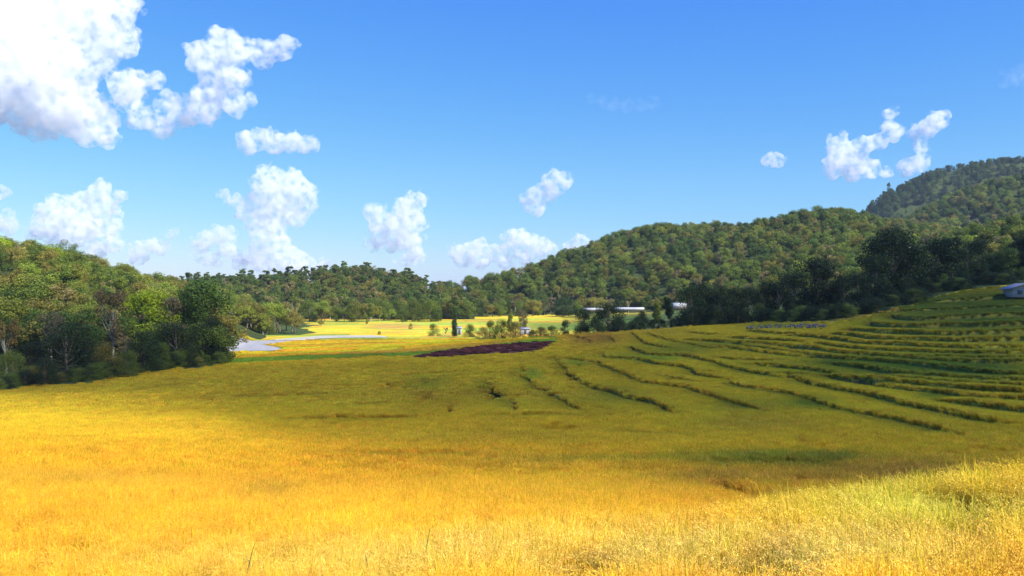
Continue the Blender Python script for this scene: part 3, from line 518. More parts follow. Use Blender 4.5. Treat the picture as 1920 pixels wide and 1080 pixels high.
for k,(p,yt,Y,sp,ty) in enumerate(rb):
    row='front row' if Y<198 and p<1750 or Y<223 and p>=1750 else 'back row'
    hgt='tall' if yt<490 and p<1750 or yt<450 else ('mid-height' if yt<540 else 'low')
    pos=('at the left end' if p<1345 else 'in the left part' if p<1475 else 'around the twin-peaked clump' if p<1600 else 'under the highest crowns' if p<1725 else 'above the rice terraces' if p<1850 else 'behind the grey house')
    nth=ORD[[q for q in rb if q[0]<=p and ('at the left end' if q[0]<1345 else 'in the left part' if q[0]<1475 else 'around the twin-peaked clump' if q[0]<1600 else 'under the highest crowns' if q[0]<1725 else 'above the rice terraces' if q[0]<1850 else 'behind the grey house')==pos].__len__()-1]
    by_top(p,yt,Y,sp,ty,'%s tree, %s from left among those %s of the dark belt'%(hgt,nth,pos),'trees of the dark belt on the right')
MID=[(853,584,250,.8,'dark columnar','tall dark columnar tree standing alone beside the tiny white hut'),(813,606,252,1.1,'bushy green','round green bush in the yellow field left of the dark columnar tree'),(881,606,246,1.2,'bushy green','dark bushy tree just right of the tiny white hut'),(836,614,250,1.,'brownish','small brown twiggy bush at the foot of the columnar tree'),
(920,600,236,.9,'bushy green','small green tree at the left end of the thicket in the yellow field'),(940,596,232,1.0,'bushy green','green bushy tree in the middle of the thicket'),(957,588,230,.8,'slender green','thin upright tree sticking out of the thicket'),(981,581,232,.8,'pale dry','pale bare-branched tree at the right of the thicket'),(968,602,229,1.2,'bushy olive','olive bush filling the right of the thicket'),(905,612,232,1.3,'bushy olive','low olive bush at the left foot of the thicket'),
(1060,598,226,.9,'dark','small dark round tree alone on the crest left of the pair'),(1092,576,228,1.1,'dark','dark round-headed tree left of the bigger dark one'),(1142,563,226,1.2,'dark spreading','big dark round tree in front of the white roofs'),(1118,596,222,1.1,'dark spreading','dark bush between the two round-headed trees'),(1160,590,224,1.,'dark spreading','dark low tree right of the big round one'),
(1205,582,214,1.0,'dark spreading','dark tree left of the light gap in the belt'),(1232,566,216,.8,'slender green','slender green tree beside the light gap in the belt'),(1252,556,222,.8,'dark slender','tall dark tree standing at the light gap'),(1268,590,208,1.0,'dark spreading','low dark tree below the light gap'),(1185,600,214,1.2,'dark spreading','low dark thicket tree on the crest'),(1240,596,206,1.2,'dark spreading','low dark bush right on the crest'),
(1015,612,222,1.5,'bushy olive','flat olive bush on the crest beyond the plot'),(1035,610,222,1.4,'bushy green','flat green bush on the crest near the small round tree'),(1000,616,222,1.3,'dark spreading','dark low bush on the crest beside the tiny pale shed'),
(688,597,330,.9,'slender green','slim tree standing in the yellow strip beyond the path'),(602,598,325,1.0,'olive','olive tree at the left end of the yellow strip'),(755,594,345,1.0,'slender green','slim yellow-green tree right of the path end'),(770,606,300,.9,'bushy olive','low olive bush by the end of the pale path'),(711,628,262,1.2,'bushy green','low green bush on the pale path'),
(493,588,262,1.0,'slender green','white-trunked leaning tree beside the grey lot'),(520,606,275,.9,'pale dry','pale thin tree right of the white-trunked leaning tree')]
for p,yt,Y,sp,ty,lb in MID: by_top(p,yt,Y,sp,ty,lb,'scattered valley trees',1.2)
k=0
ROWN=[]
for p in range(424,830,11):
    Y=rng.uniform(268,300) if p<560 else rng.uniform(372,400); yt=rng.uniform(556,585) if p<560 else rng.uniform(556,580)
    ty=['bushy green','green','olive','slender green','light green','brownish','bushy olive'][rng.integers(0,7)]; k+=1
    by_top(p+rng.uniform(-4,4),yt,Y,1.,ty,'%s tree at the central ridge foot, %s'%(ty,'beyond the grey lot' if p<560 else 'beyond the yellow strip'),'row of trees at the foot of the central ridge')
for p in range(830,1300,12):
    Y=rng.uniform(425,450) if p<1040 else rng.uniform(395,425); yt=rng.uniform(556,572)-(p-830)*.02
    ty=['bushy green','green','olive','deep green','dark','brownish','light green'][rng.integers(0,7)]
    by_top(p+rng.uniform(-4,4),yt,Y,1.,ty,'%s tree at the foot of the right hill, %s'%(ty,'behind the yellow field' if p<1060 else 'behind the white roofs'),'row of trees at the foot of the right hill')
for p in np.arange(-40,420,15):           # slope behind the left belt
    for Yb in (162,180,):
        TREES.append([(p-960)/F*Yb+rng.uniform(-2,2),Yb+rng.uniform(-5,5),rng.uniform(6.5,9.5),1.1,['green','light green','deep green','olive','brownish','bushy green'][rng.integers(0,6)],None,'trees low on the left hillside',200])
nH={'A':(-.9,-.25,.029,6.8),'B':(-.42,.02,.034,9.0),'C':(-.12,.72,.029,8.0),'D':(.38,.8,.019,8.8),'F':(.44,.8,.026,7.6),'E':(.385,.85,.015,10.5)}
for k,(u0,u1,dens,hh) in nH.items():
    n=int(400000*dens); u=rng.uniform(u0,u1,n); Yr,Yf,zr,ok=hill_par(k,u); Y1=Yr.max()+25; Y=np.sqrt(rng.uniform(Yf.min()**2,Y1**2,n)); area=(u1-u0)*(Y1**2-Yf.min()**2)/2
    keep=rng.uniform(0,1,n)<min(1,dens*area/n); u=u[keep];Y=Y[keep]
    Yr,Yf,zr,ok=hill_par(k,u); x=u*Y; h=hill_z(k,u,Y); z=canopy_z(u,Y); t=(Y-Yf)/(Yr-Yf)
    gapn=fbm(x/22,Y/22,99,3)
    m=ok&(h>-90)&(h>=z-.3)&(t>.0)&(t<1.07)
    if k=='A': m&=Y>edgeY(np.clip(u,-.85,.85))+28
    for xx,y2,tt,gn in zip(x[m],Y[m],t[m],gapn[m]):
        r=rng.uniform()
        if k=='A': ty=('light green' if r<.24 else 'green' if r<.48 else 'deep green' if r<.6 else 'olive' if r<.72 else 'slender green' if r<.8 else 'brownish' if r<.86 else 'bushy green' if r<.97 else 'lime'); hh_=hh*rng.uniform(.7,1.15)
        elif k=='B': ty='pine' if tt>.55 and r<.75 or r<.4 else ('green' if r<.6 else 'olive' if r<.75 else 'deep green' if r<.9 else 'brownish'); hh_=hh*rng.uniform(.75,1.2)*(1.25 if tt>.9 and r<.4 else 1)
        elif k=='E': ty='deep green' if r<.5 else 'pine' if r<.8 else 'dark'; hh_=hh*rng.uniform(.7,1.1)
        else: ty=('green' if r<.38 else 'deep green' if r<.62 else 'olive' if r<.72 else 'light green' if r<.82 else 'brownish' if r<.86 else 'bushy green' if r<.92 else 'bushy olive' if r<.97 else 'pale dry'); hh_=hh*rng.uniform(.65,1.15)
        TREES.append([xx,y2,hh_,rng.uniform(.85,1.12),ty,None,k,0])
# a few emergents on the ridges
for p,yt,k,ty in ((125,448,'A','wide'),(515,503,'B','pine'),(565,502,'B','pine'),(610,501,'B','pine'),(650,502,'B','pine'),(672,500,'B','pine'),(695,500,'B','pine'),(720,503,'B','pine'),(770,513,'B','pine'),(782,515,'B','pine'),(800,516,'B','pine'),(430,515,'B','pine'),(1532,384,'C','wide'),(1500,392,'C','wide'),(1340,415,'C','wide'),(1668,342,'E','pine')):
    u=(p-960)/F; Yr=float(hill_par(k,np.array([u]))[0][0])-4; x=u*Yr; z0=zat(x,Yr); h=(540-yt)/F*Yr-z0
    TREES.append([x,Yr,max(h,8),.8 if ty=='pine' else 1.1,'pine' if ty=='pine' else 'green','%s standing out above the %s, %s'%('feathery pine' if ty=='pine' else 'flat-topped tree',{'A':'left hill crest','B':'central ridge','C':'right hill crest','E':'far dark mountain'}[k],{515:'at its left end',565:'second from the left',610:'right of a gap',650:'near the middle',672:'at the very middle',695:'right of the middle',720:'on the right shoulder',770:'on the falling right end',782:'close to the loner at right',800:'the loner furthest right',430:'over the saddle',125:'above the dark notch',1532:'the highest one',1500:'just left of the highest',1340:'on the long level part',1668:'on its steep left edge'}[p]),'trees standing out on the ridgelines',300])
for t in TREES: t.append(t[7]+vis_h(t))
TREES.sort(key=lambda t:-t[8])
IND=TREES[:298]; REST=TREES[298:]
HN={'A':'left','B':'central','C':'right','D':'far right','F':'near right','E':'distant dark'}
KINDNAME={'pine':'pine_tree'}
proto={}
for t in IND:
    x,y,h,sp,ty,lb,gr,pr,_=t
    v=rnd.randrange(2); nm='pine_tree' if ty=='pine' else ('dry_tree' if ty in('brownish','pale dry','orange-tinged') else ('bush' if h<3.4 else 'broadleaf_tree'))
    z0=zat(x,y)
    root=link(bpy.data.objects.new(nm,None)); root.empty_display_size=.5; root.location=(x,y,z0-.05); s=h/9.7; root.scale=(s*sp,s*sp,s); root.rotation_euler=(0,0,rnd.uniform(0,6.28))
    if pr<1000 and len(gr)==1:
        up='high' if z0>5 else 'low'
        lb='%s tree %s on the %s hillside among its neighbours'%(ty,up,HN[gr]); gr='trees on the %s hillside'%HN[gr]
    elif lb is None: lb='%s tree on the lower slope right behind the shaded left belt'%ty
    tag(root,lb,'bush' if nm=='bush' else 'tree',gr)
    key=(ty,v)
    if key not in proto:
        tm,cm=LIB[ty][v]; proto[key]=(bpy.data.objects.new('trunk',tm),bpy.data.objects.new('crown',cm)); a,b=proto[key]
    else: a,b=proto[key][0].copy(),proto[key][1].copy()
    link(a,root); link(b,root)
# the rest of the wood: one mass
FT=['green','deep green','light green','olive','brownish','dark','pine','slender green','pale dry','bushy green','bushy olive','lime','dark slender','dark spreading','orange-tinged','dark columnar']
SRC=[];FI={}
def small(kind,col,bark=None):
    tm,cm=make_tree(kind,col,3000,bark); 
    Vt=np.empty(len(tm.vertices)*3,np.float32); tm.vertices.foreach_get('co',Vt); Vc=np.empty(len(cm.vertices)*3,np.float32); cm.vertices.foreach_get('co',Vc)
    ft=np.empty(len(tm.loops),np.int32); tm.loops.foreach_get('vertex_index',ft); fc=np.empty(len(cm.loops),np.int32); cm.loops.foreach_get('vertex_index',fc)
    nt_=len(tm.vertices); V=np.concatenate([Vt.reshape(-1,3),Vc.reshape(-1,3)]); f=np.concatenate([ft.reshape(-1,4),fc.reshape(-1,4)+nt_])
    a=np.empty(len(cm.vertices),np.float32); cm.attributes['lv'].data.foreach_get('value',a)
    c=np.concatenate([np.repeat(np.array([(.2,.16,.12)]),nt_,0),np.repeat(np.array(col)[None],len(cm.vertices),0)])
    return mesh_np('forest_tree',V,f,[M_leaf],{'lv':(np.concatenate([np.ones(nt_),a]),'FLOAT'),'col':(c,'FLOAT_COLOR')})
SP={'green':('round',G1),'deep green':('round',G2),'light green':('wide',G3),'olive':('wide',OL),'brownish':('dry',BR),'dark':('round',DK),'pine':('pine',PG),'slender green':('tall',G3),'pale dry':('dry',PT),'bushy green':('low',G1),'bushy olive':('low',OL),'lime':('wide',LI),'dark slender':('tall',DK),'dark spreading':('low',DK),'orange-tinged':('dry',OR),'dark columnar':('column',DK)}
for ty in FT:
    FI[ty]=(len(SRC),2); SRC+= [small(*SP[ty]) for _ in range(2)]
R_=REST; xs=np.array([t[0] for t in R_]);yy=np.array([t[1] for t in R_]); zz=gz(xs,yy)-.3; hs=np.array([t[2] for t in R_])/9.7; sps=np.array([t[3] for t in R_])
var=np.array([FI[t[4]][0]+rnd.randrange(2) for t in R_]); n=len(R_)
scatter('forest',np.stack([xs,yy,zz],1),np.stack([rng.normal(0,.05,n),rng.normal(0,.05,n),rng.uniform(0,6.28,n)],1),np.stack([hs*sps*1.1,hs*sps*1.1,hs],1),var,SRC,'dense mixed green forest covering the hillsides','forest')
print('trees',len(IND),n)
# ------------------------------------------------------------------ clouds
mc=bpy.data.materials.new('cloud_vapour'); mc.use_nodes=True; n=mc.node_tree; n.nodes.clear()
out=n.nodes.new('ShaderNodeOutputMaterial'); vs=n.nodes.new('ShaderNodeVolumeScatter'); n.links.new(vs.outputs[0],out.inputs['Volume'])
vs.inputs['Anisotropy'].default_value=0.1; vs.inputs['Color'].default_value=(1,1,1,1)
ge=n.nodes.new('ShaderNodeNewGeometry'); no=n.nodes.new('ShaderNodeTexNoise'); no.inputs['Scale'].default_value=1/48; no.inputs['Detail'].default_value=4; no.inputs['Roughness'].default_value=.62
n.links.new(ge.outputs['Position'],no.inputs['Vector'])
mr=n.nodes.new('ShaderNodeMapRange'); mr.interpolation_type='SMOOTHSTEP'; n.links.new(no.outputs[0],mr.inputs[0])
mr.inputs[1].default_value=.41; mr.inputs[2].default_value=.66; mr.inputs[3].default_value=.0; mr.inputs[4].default_value=.027
n.links.new(mr.outputs[0],vs.inputs['Density'])
def ico_data(sub):
    bm=bmesh.new(); bmesh.ops.create_icosphere(bm,subdivisions=sub,radius=1); bm.verts.ensure_lookup_table()
    v=np.array([x.co[:] for x in bm.verts]); f=np.array([[q.index for q in g.verts] for g in bm.faces]); bm.free(); return v,f
ICO={k:ico_data(k) for k in (1,2,3)}
def cloud(name,label,blobs,D,seed,vox=7.5,mat=None,puff=1.0):
    rnd=random.Random(seed); sp=[]
    k=D/F
    for (x,y,r) in blobs:
        c=Vector(px(x,y,D)); r=r+2.5 if r<18 else r; R=r*k
        c.y+=rnd.uniform(-.3,.3)*R
        sp.append((c,R,2))
        for i in range(int(18*puff)):
            d=Vector((rnd.gauss(0,1),rnd.gauss(0,1),rnd.gauss(.15,1))).normalized()
            if d.z<-.35: d.z*=-1
            rr=R*rnd.uniform(.2,.42); cc=c+d*R*rnd.uniform(.8,1.08)
            sp.append((cc,rr,2))
            if i%3==0: sp.append((c+d*R*rnd.uniform(1.15,1.5),R*rnd.uniform(.07,.18),1))
            if R>60:
              for j in range(3):
                d2=(d+Vector((rnd.gauss(0,.7),rnd.gauss(0,.7),rnd.gauss(0,.7)))).normalized()
                sp.append((cc+d2*rr*.9,rr*rnd.uniform(.3,.5),1))
    Vs=[];Fs=[];o=0
    for c,r,k_ in sp:
        v,f=ICO[k_]; Vs.append(v*r+np.array(c[:])); Fs.append(f+o); o+=len(v)
    me=mesh_np(name,np.concatenate(Vs),np.concatenate(Fs))
    o=bpy.data.objects.new(name,me); S.collection.objects.link(o)
    m=o.modifiers.new('r','REMESH'); m.mode='VOXEL'; m.voxel_size=vox
    for sz,st in ((120,40),(55,38),(22,18)):
        t=bpy.data.textures.new('billow','CLOUDS'); t.noise_scale=sz; t.noise_depth=3
        d=o.modifiers.new('d','DISPLACE'); d.texture=t; d.strength=st; d.mid_level=.45; d.texture_coords='GLOBAL'
    m=o.modifiers.new('r2','REMESH'); m.mode='VOXEL'; m.voxel_size=vox
    dg=bpy.context.evaluated_depsgraph_get(); me2=bpy.data.meshes.new_from_object(o.evaluated_get(dg))
    o.modifiers.clear(); o.data=me2; me2.name=name; me2.materials.clear(); me2.materials.append(mat or mc)
    for p in me2.polygons: p.use_smooth=True
    o['label']=label; o['category']='cloud'; o['group']='white clouds drifting in the sky'
    return o
CL=[
 ('cloud','big heaped white cloud filling the top left corner of the sky',
  [(-60,60,110),(40,40,80),(130,20,70),(215,20,42),(222,80,36),(195,105,30),(20,140,80),(90,130,80),(60,190,70),(130,200,60),(-50,180,80),(170,240,38),(195,258,22),(230,160,30)],4000),
 ('cloud','ragged white cloud with an upturned arm beside the big corner cloud',
  [(262,152,16),(290,150,14),(245,190,26),(265,225,22),(300,240,22),(320,195,20),(345,215,26),(385,205,30),(400,170,30),(395,120,34),(415,78,27),(365,100,18),(450,100,28),(490,105,24),(520,95,22),(538,85,14),(440,150,26),(440,200,22),(470,190,9),(300,200,10)],4400),
 ('cloud','small flat white cloud under the arm of the ragged cloud',
  [(465,270,20),(490,262,17),(515,268,20),(545,266,19),(572,272,14),(588,273,8)],4600),
 ('cloud','tall cauliflower cloud standing above the central wooded ridge',
  [(505,345,27),(550,350,28),(575,368,20),(520,385,38),(475,380,16),(490,410,30),(440,378,12),(455,400,14),(555,405,22),(585,388,9),(510,440,30),(515,470,28),(490,488,26),(545,490,24),(450,490,16),(575,505,20),(610,500,14),(420,365,8)],5200),
 ('cloud','small pointed white cloud left of the tall cauliflower cloud',
  [(405,440,18),(425,448,16),(385,452,14),(368,456,8),(430,470,14),(372,483,12),(400,490,14)],4700),
 ('cloud','pale heaped cloud resting above the left hilltop trees',
  [(187,360,17),(150,385,22),(110,395,24),(190,395,24),(85,400,18),(150,430,38),(100,430,30),(200,430,22),(228,368,8),(215,425,12),(60,440,14),(175,470,20)],5600),
 ('cloud','small oval cloud low over the left hill slope',[(205,462,10),(220,463,11),(193,464,6)],5600),
 ('cloud','small puffy cloud low between left hill and central ridge',[(262,470,14),(285,462,14),(300,467,12),(258,485,12),(320,440,6),(330,437,5)],5700),
 ('cloud','pale sliver of cloud at the left edge of the sky',[(2,360,12),(16,400,8),(20,425,12),(-15,420,16)],5700),
 ('cloud','plump white cloud with a notched top right of the tall cloud',
  [(702,400,18),(715,430,26),(750,430,34),(765,395,26),(783,378,14),(780,420,20),(735,450,24),(765,450,24),(700,458,12),(775,470,12)],5000),
 ('cloud','little flat cloud under the plump white cloud',[(780,483,13),(765,488,10),(748,492,6)],5600),
 ('cloud','small tilted white cloud high over the saddle of the hills',
  [(1045,345,22),(1055,340,19),(1030,358,19),(1005,372,17),(988,376,12),(1005,390,12)],4800),
 ('cloud','long low white cloud behind the start of the right hill',
  [(860,474,18),(885,470,18),(900,465,13),(925,475,12),(965,450,20),(990,458,20),(1015,465,20),(1030,468,12),(945,468,10),(900,490,14),(945,492,12),(870,488,14),(985,480,16)],5600),
 ('cloud','white cloud top peeping over the slope of the right hill',[(1085,455,12),(1065,465,8),(1095,462,10)],5800),
 ('cloud','forked white cloud left of the dark far mountain',
  [(1572,270,16),(1585,290,26),(1565,310,20),(1610,300,24),(1620,275,16),(1645,265,13),(1672,248,14),(1600,320,22),(1635,318,14),(1670,245,12),(1560,325,12),(1665,325,9),(1700,315,14),(1725,310,12),(1725,250,14),(1740,240,16),(1760,228,14),(1768,220,7),(1725,275,10),(1730,295,9)],5000),
 ('cloud','tiny wisp of cloud above the forked white cloud',[(1668,214,9),(1680,208,6)],5000),
 ('cloud','tiny faint oblong cloud alone over the right hill',[(1436,302,9),(1450,301,10),(1462,303,6)],5600),
]
for i,(nm,lb,bl,D) in enumerate(CL): cloud(nm,lb,bl,D,i+1)
mv=mc.copy(); mv.name='thin_vapour'; [x for x in mv.node_tree.nodes if x.type=='MAP_RANGE'][0].inputs[4].default_value=.0013
cloud('cloud','faint veil of thin cloud high at the right edge of the sky',[(1895,150,14),(1915,145,16),(1935,150,18),(1880,158,8)],5200,31,mat=mv)
cloud('cloud','faint wisp of thin cloud in the open sky right of centre',[(1130,192,9),(1150,198,10),(1175,200,11),(1200,198,10),(1225,192,9),(1110,186,6)],5200,32,mat=mv)

# the cloud whose shadow lies over the middle of the valley: high overhead, behind and right of the viewer
def gp(x,y,Y=None):
    Y=Y or pixY(x,y); return ((x-960)/F*Y,Y)
SHP=[gp(-500,735,128),(-100,118),gp(0,740,116),gp(150,762,90),gp(400,784,72),gp(700,803,58),gp(850,850,44),gp(1000,905,29),gp(1200,950,20),gp(1450,940,14.5),gp(1700,900,12.5),gp(2200,860,11),(60,15),(160,60),(260,150),(260,255),(150,256),(104,246),(60,234),(34,214),gp(1090,620,194),gp(1020,632,184),gp(900,655,163),gp(700,667,163),gp(420,674,160),gp(330,640,165),gp(200,640,158),gp(0,640,156),gp(-400,640,156)]
def soft_cloud(name,label,poly,alt,thick,wfun,dens,zref=-9):
    q=np.array(poly); sh=np.array((SUN.x,SUN.y))/SUN.z*(alt-zref); st=4.
    x=np.arange(q[:,0].min()-20,q[:,0].max()+20,st); y=np.arange(q[:,1].min()-20,q[:,1].max()+20,st); Xg,Yg=np.meshgrid(x,y); xx=Xg.ravel();yy=Yg.ravel()
    xx=xx+(fbm(xx/22,yy/22,5,3)-.5)*WOB; yy=yy+(fbm(xx/22+40,yy/22,6,3)-.5)*WOB
    ins=inpoly(xx,yy,poly); d=np.full(xx.shape,1e9); n=len(q)
    for i in range(n):
        a=q[i];b=q[(i+1)%n]; e=b-a; t=np.clip(((xx-a[0])*e[0]+(yy-a[1])*e[1])/(e@e+1e-9),0,1); d=np.minimum(d,np.hypot(xx-a[0]-e[0]*t,yy-a[1]-e[1]*t))
    sd=np.where(ins,d,-d); w_=wfun(Xg.ravel(),Yg.ravel()); th=thick*np.clip((sd+w_*.25)/w_,0,1)**1.2*(.8+.4*fbm(Xg.ravel()/30,Yg.ravel()/30,9,3))
    nx=len(x);ny_=len(y); T=th.reshape(ny_,nx); I=np.arange(nx*ny_).reshape(ny_,nx)
    on=np.maximum.reduce([T[:-1,:-1],T[1:,:-1],T[:-1,1:],T[1:,1:]])>0
    f=np.stack([I[:-1,:-1],I[:-1,1:],I[1:,1:],I[1:,:-1]],-1)[on]
    cx=Xg.ravel()+sh[0]; cy=Yg.ravel()+sh[1]
    top=np.stack([cx,cy,alt+th*.65+.05],1); bot=np.stack([cx,cy,alt-th*.35-.05],1); V=np.concatenate([top,bot]); nb=len(top)
    # side walls along the rim
    from collections import Counter
    e=np.concatenate([f[:,[0,1]],f[:,[1,2]],f[:,[2,3]],f[:,[3,0]]]); key={(a,b) for a,b in e.tolist()}
    rim=[(a,b) for a,b in key if (b,a) not in key]
    side=np.array([[b,a,a+nb,b+nb] for a,b in rim])
    Fc=np.concatenate([f,f[:,::-1]+nb,side])
    m=bpy.data.materials.new(name+'_vapour'); m.use_nodes=True; nn=m.node_tree; nn.nodes.clear(); o_=nn.nodes.new('ShaderNodeOutputMaterial'); v=nn.nodes.new('ShaderNodeVolumeScatter'); v.inputs['Density'].default_value=dens; nn.links.new(v.outputs[0],o_.inputs['Volume'])
    me=mesh_np(name,V,Fc,[m],smooth=True); ob=link(bpy.data.objects.new(name,me)); tag(ob,label,'cloud','white clouds drifting in the sky'); return ob
WOB=7.
soft_cloud('cloud','broad flat cloud high overhead that shades the middle of the terraces',SHP,450,70,lambda x,y: np.where((y<120)&(x<40),np.interp(y,[10,60,120],[22,26,30]),9.)*np.where((x>0)&(y<24),.4,1.),.0165)
# ------------------------------------------------------------------ buildings, path, lot, rubble, stalks
M_tin=simple('weathered_tin',(.25,.26,.29),.6,.2,3,.1,0); M_wall=simple('grey_plaster',(.33,.31,.29),.9,.15,3); M_post=simple('dark_timber',(.09,.07,.055),.9,.3,6); M_white=simple('white_sheeting',(.36,.37,.37),.55,.08,1.5,.1); M_glass=simple('window_glass',(.05,.06,.08),.15,.1); M_stone=simple('grey_stone',(.11,.095,.08),.9,.35,3,.6); M_conc=simple('pale_concrete',(.27,.265,.27),.9,.15,.5,.3); M_track=simple('pale_gravel',(.36,.34,.27),.95,.2,1.5,.4)
def boxes(bl,M=None):
    V=[];Fx=[];o=0
    for (x0,x1,y0,y1,z0,z1) in bl:
        V+= [(x,y,z) for z in(z0,z1) for y in(y0,y1) for x in(x0,x1)]
        Fx+=[[a+o for a in q] for q in((0,2,3,1),(4,5,7,6),(0,1,5,4),(2,6,7,3),(0,4,6,2),(1,3,7,5))]; o+=8
    return np.array(V,float),np.array(Fx)
def part(name,bl,m,parent):
    V,f=boxes(bl); o=link(bpy.data.objects.new(name,mesh_np(name,V,f,[m])),parent)
    b=o.modifiers.new('bevel','BEVEL'); b.width=.015; b.segments=1; return o
def slab(name,quads,th,m,parent,ribs=None):
    V=[];Fx=[];o=0
    for q in quads:
        q=[Vector(p) for p in q]; n=(q[1]-q[0]).cross(q[3]-q[0]).normalized()*th
        V+= [p[:] for p in q]+[(p-n)[:] for p in q]; Fx+=[[a+o for a in w] for w in((0,1,2,3),(7,6,5,4),(0,4,5,1),(1,5,6,2),(2,6,7,3),(3,7,4,0))]; o+=8
    return link(bpy.data.objects.new(name,mesh_np(name,np.array(V),np.array(Fx),[m])),parent)
def root(name,x,y,z,rz,label,cat,group=None):
    o=link(bpy.data.objects.new(name,None)); o.location=(x,y,z); o.rotation_euler=(0,0,rz); return tag(o,label,cat,group)
# stilt house at the right edge: ridge runs away from the viewer, left roof slope catches the sky
hx,hy=(1914-960)/F*184,184.; hz_=P(561,184)
H=root('house',hx,hy,hz_,math.radians(-14),'small grey house on posts with blue tin roof at the right edge','house')
W2=2.6;D2=3.2;h0=.5;h1=2.35;rg=3.35
part('wall',[(-W2,W2,-D2,-D2+.12,h0,h1),(-W2,W2,D2-.12,D2,h0,h1),(-W2,-W2+.12,-D2+.12,D2-.12,h0,h1),(W2-.12,W2,-D2+.12,D2-.12,h0,h1)],M_wall,H)
gv=[];gf=[]
for k,yy_ in enumerate((-D2+.003,D2-.123)):
    o=len(gv); gv+=[(-W2,yy_,h1),(W2,yy_,h1),(0,yy_,rg-.05),(-W2,yy_+.12,h1),(W2,yy_+.12,h1),(0,yy_+.12,rg-.05)]; gf+=[[o,o+1,o+2,o+2],[o+4,o+3,o+5,o+5],[o,o+2,o+5,o+3],[o+1,o+4,o+5,o+2]]
me=bpy.data.meshes.new('gable'); me.from_pydata(gv,[],[tuple(dict.fromkeys(f)) for f in gf]); me.materials.append(M_wall); link(bpy.data.objects.new('gable',me),H)
part('floor',[(-W2-.15,W2+.15,-D2-.15,D2+.15,h0-.14,h0-.003)],M_post,H)
for sx in(-1,1):
    for sy in(-1,0,1): part('post',[(sx*W2*.92-.09,sx*W2*.92+.09,sy*D2*.9-.09,sy*D2*.9+.09,-1.6,h0-.145)],M_post,H)
ov=.75; zl=h1-(rg-h1)*ov/W2
for sx in(-1,1):
    sl=slab('roof',[[(0,-D2-.6,rg+.06),(0,D2+.6,rg+.06),(sx*(W2+ov),D2+.6,zl+.06),(sx*(W2+ov),-D2-.6,zl+.06)][::sx]],.05,M_tin,H)
    V=[];fx=[];o=0
    for i in range(22):
        y0=-D2-.55+i*(2*D2+1.1)/21.
        for (xx_,zz_) in((0.03*sx,rg+.075),(sx*(W2+ov-.02),zl+.075)): V+=[(xx_,y0-.04,zz_),(xx_,y0,zz_+.05),(xx_,y0+.04,zz_)]
        fx+=[[o,o+1,o+4,o+3],[o+1,o+2,o+5,o+4]]; o+=6
    link(bpy.data.objects.new('roof_ribs',mesh_np('roof_ribs',np.array(V),np.array(fx),[M_tin])),sl)
wn=part('window',[(-1.55,-.75,-D2-.02,-D2+.05,1.15,1.85)],M_glass,H); part('frame',[(-1.63,-.67,-D2-.04,-D2-.022,1.85,1.93),(-1.63,-.67,-D2-.04,-D2-.022,1.07,1.15),(-1.63,-1.55,-D2-.04,-D2-.022,1.153,1.847),(-.75,-.67,-D2-.04,-D2-.022,1.153,1.847),(-1.17,-1.13,-D2-.04,-D2-.022,1.153,1.847)],M_post,wn)
part('door',[(.5,1.35,-D2-.03,-D2+.05,h0+.02,2.2)],M_post,H)
# tunnels of white plastic sheeting
def tunnel(x,y,L,Wd,Hh,rz,label,z=None):
    r=root('greenhouse',x,y,(zat(x,y) if z is None else z)-.1,rz,label,'greenhouse','white plastic greenhouses'); n=9
    V=[];fx=[]; m=max(2,int(L/3))
    for i in range(m+1):
        for k in range(n+1):
            a=math.pi*k/n; V.append((-L/2+L*i/m,-math.cos(a)*Wd/2,math.sin(a)**.7*Hh*(1+.012*((i%2)*2-1))+.3))
    for i in range(m):
        for k in range(n): o=i*(n+1)+k; fx.append([o,o+1,o+n+2,o+n+1])
    s_=link(bpy.data.objects.new('cover',mesh_np('cover',np.array(V),np.array(fx),[M_white],smooth=True)),r); so_=s_.modifiers.new('t','SOLIDIFY'); so_.thickness=.04
    part('base_rail',[(-L/2,L/2,-Wd/2-.05,-Wd/2+.05,-.3,.35),(-L/2,L/2,Wd/2-.05,Wd/2+.05,-.3,.35)],M_post,r)
    for s in(-1,1):
        ev=[(s*L/2,-math.cos(math.pi*k/n)*Wd/2,math.sin(math.pi*k/n)**.7*Hh+.3) for k in range(n+1)]; me=bpy.data.meshes.new('end_panel'); me.from_pydata(ev,[],[tuple(range(n+1))]); me.materials.append(M_white); e=link(bpy.data.objects.new('end_panel',me),r)
    return r
def tun_px(p,ypx,Y,wpx,hh,rz,label,grp=None):
    x=(p-960)/F*Y; z=P(ypx,Y); return tunnel(x,Y,wpx/F*Y,5,hh,rz,label,z)
tun_px(1112,582,345,36,.8,.1,'white greenhouse left of the big round dark tree at the hill foot')
tun_px(1180,581,340,54,.8,-.06,'longest white greenhouse, right of the big round dark tree')
tun_px(1272,577,300,26,1.5,.05,'white greenhouse seen through the light gap in the dark belt')
tun_px(1748,515,252,22,1.3,.1,'small white roof glimpsed under the highest dark crowns')
tun_px(1850,509,262,36,1.8,.1,'long white roof between dark trees above the grey house')
tun_px(1908,504,262,34,1.8,.1,'white roof between dark trees at the right picture edge')
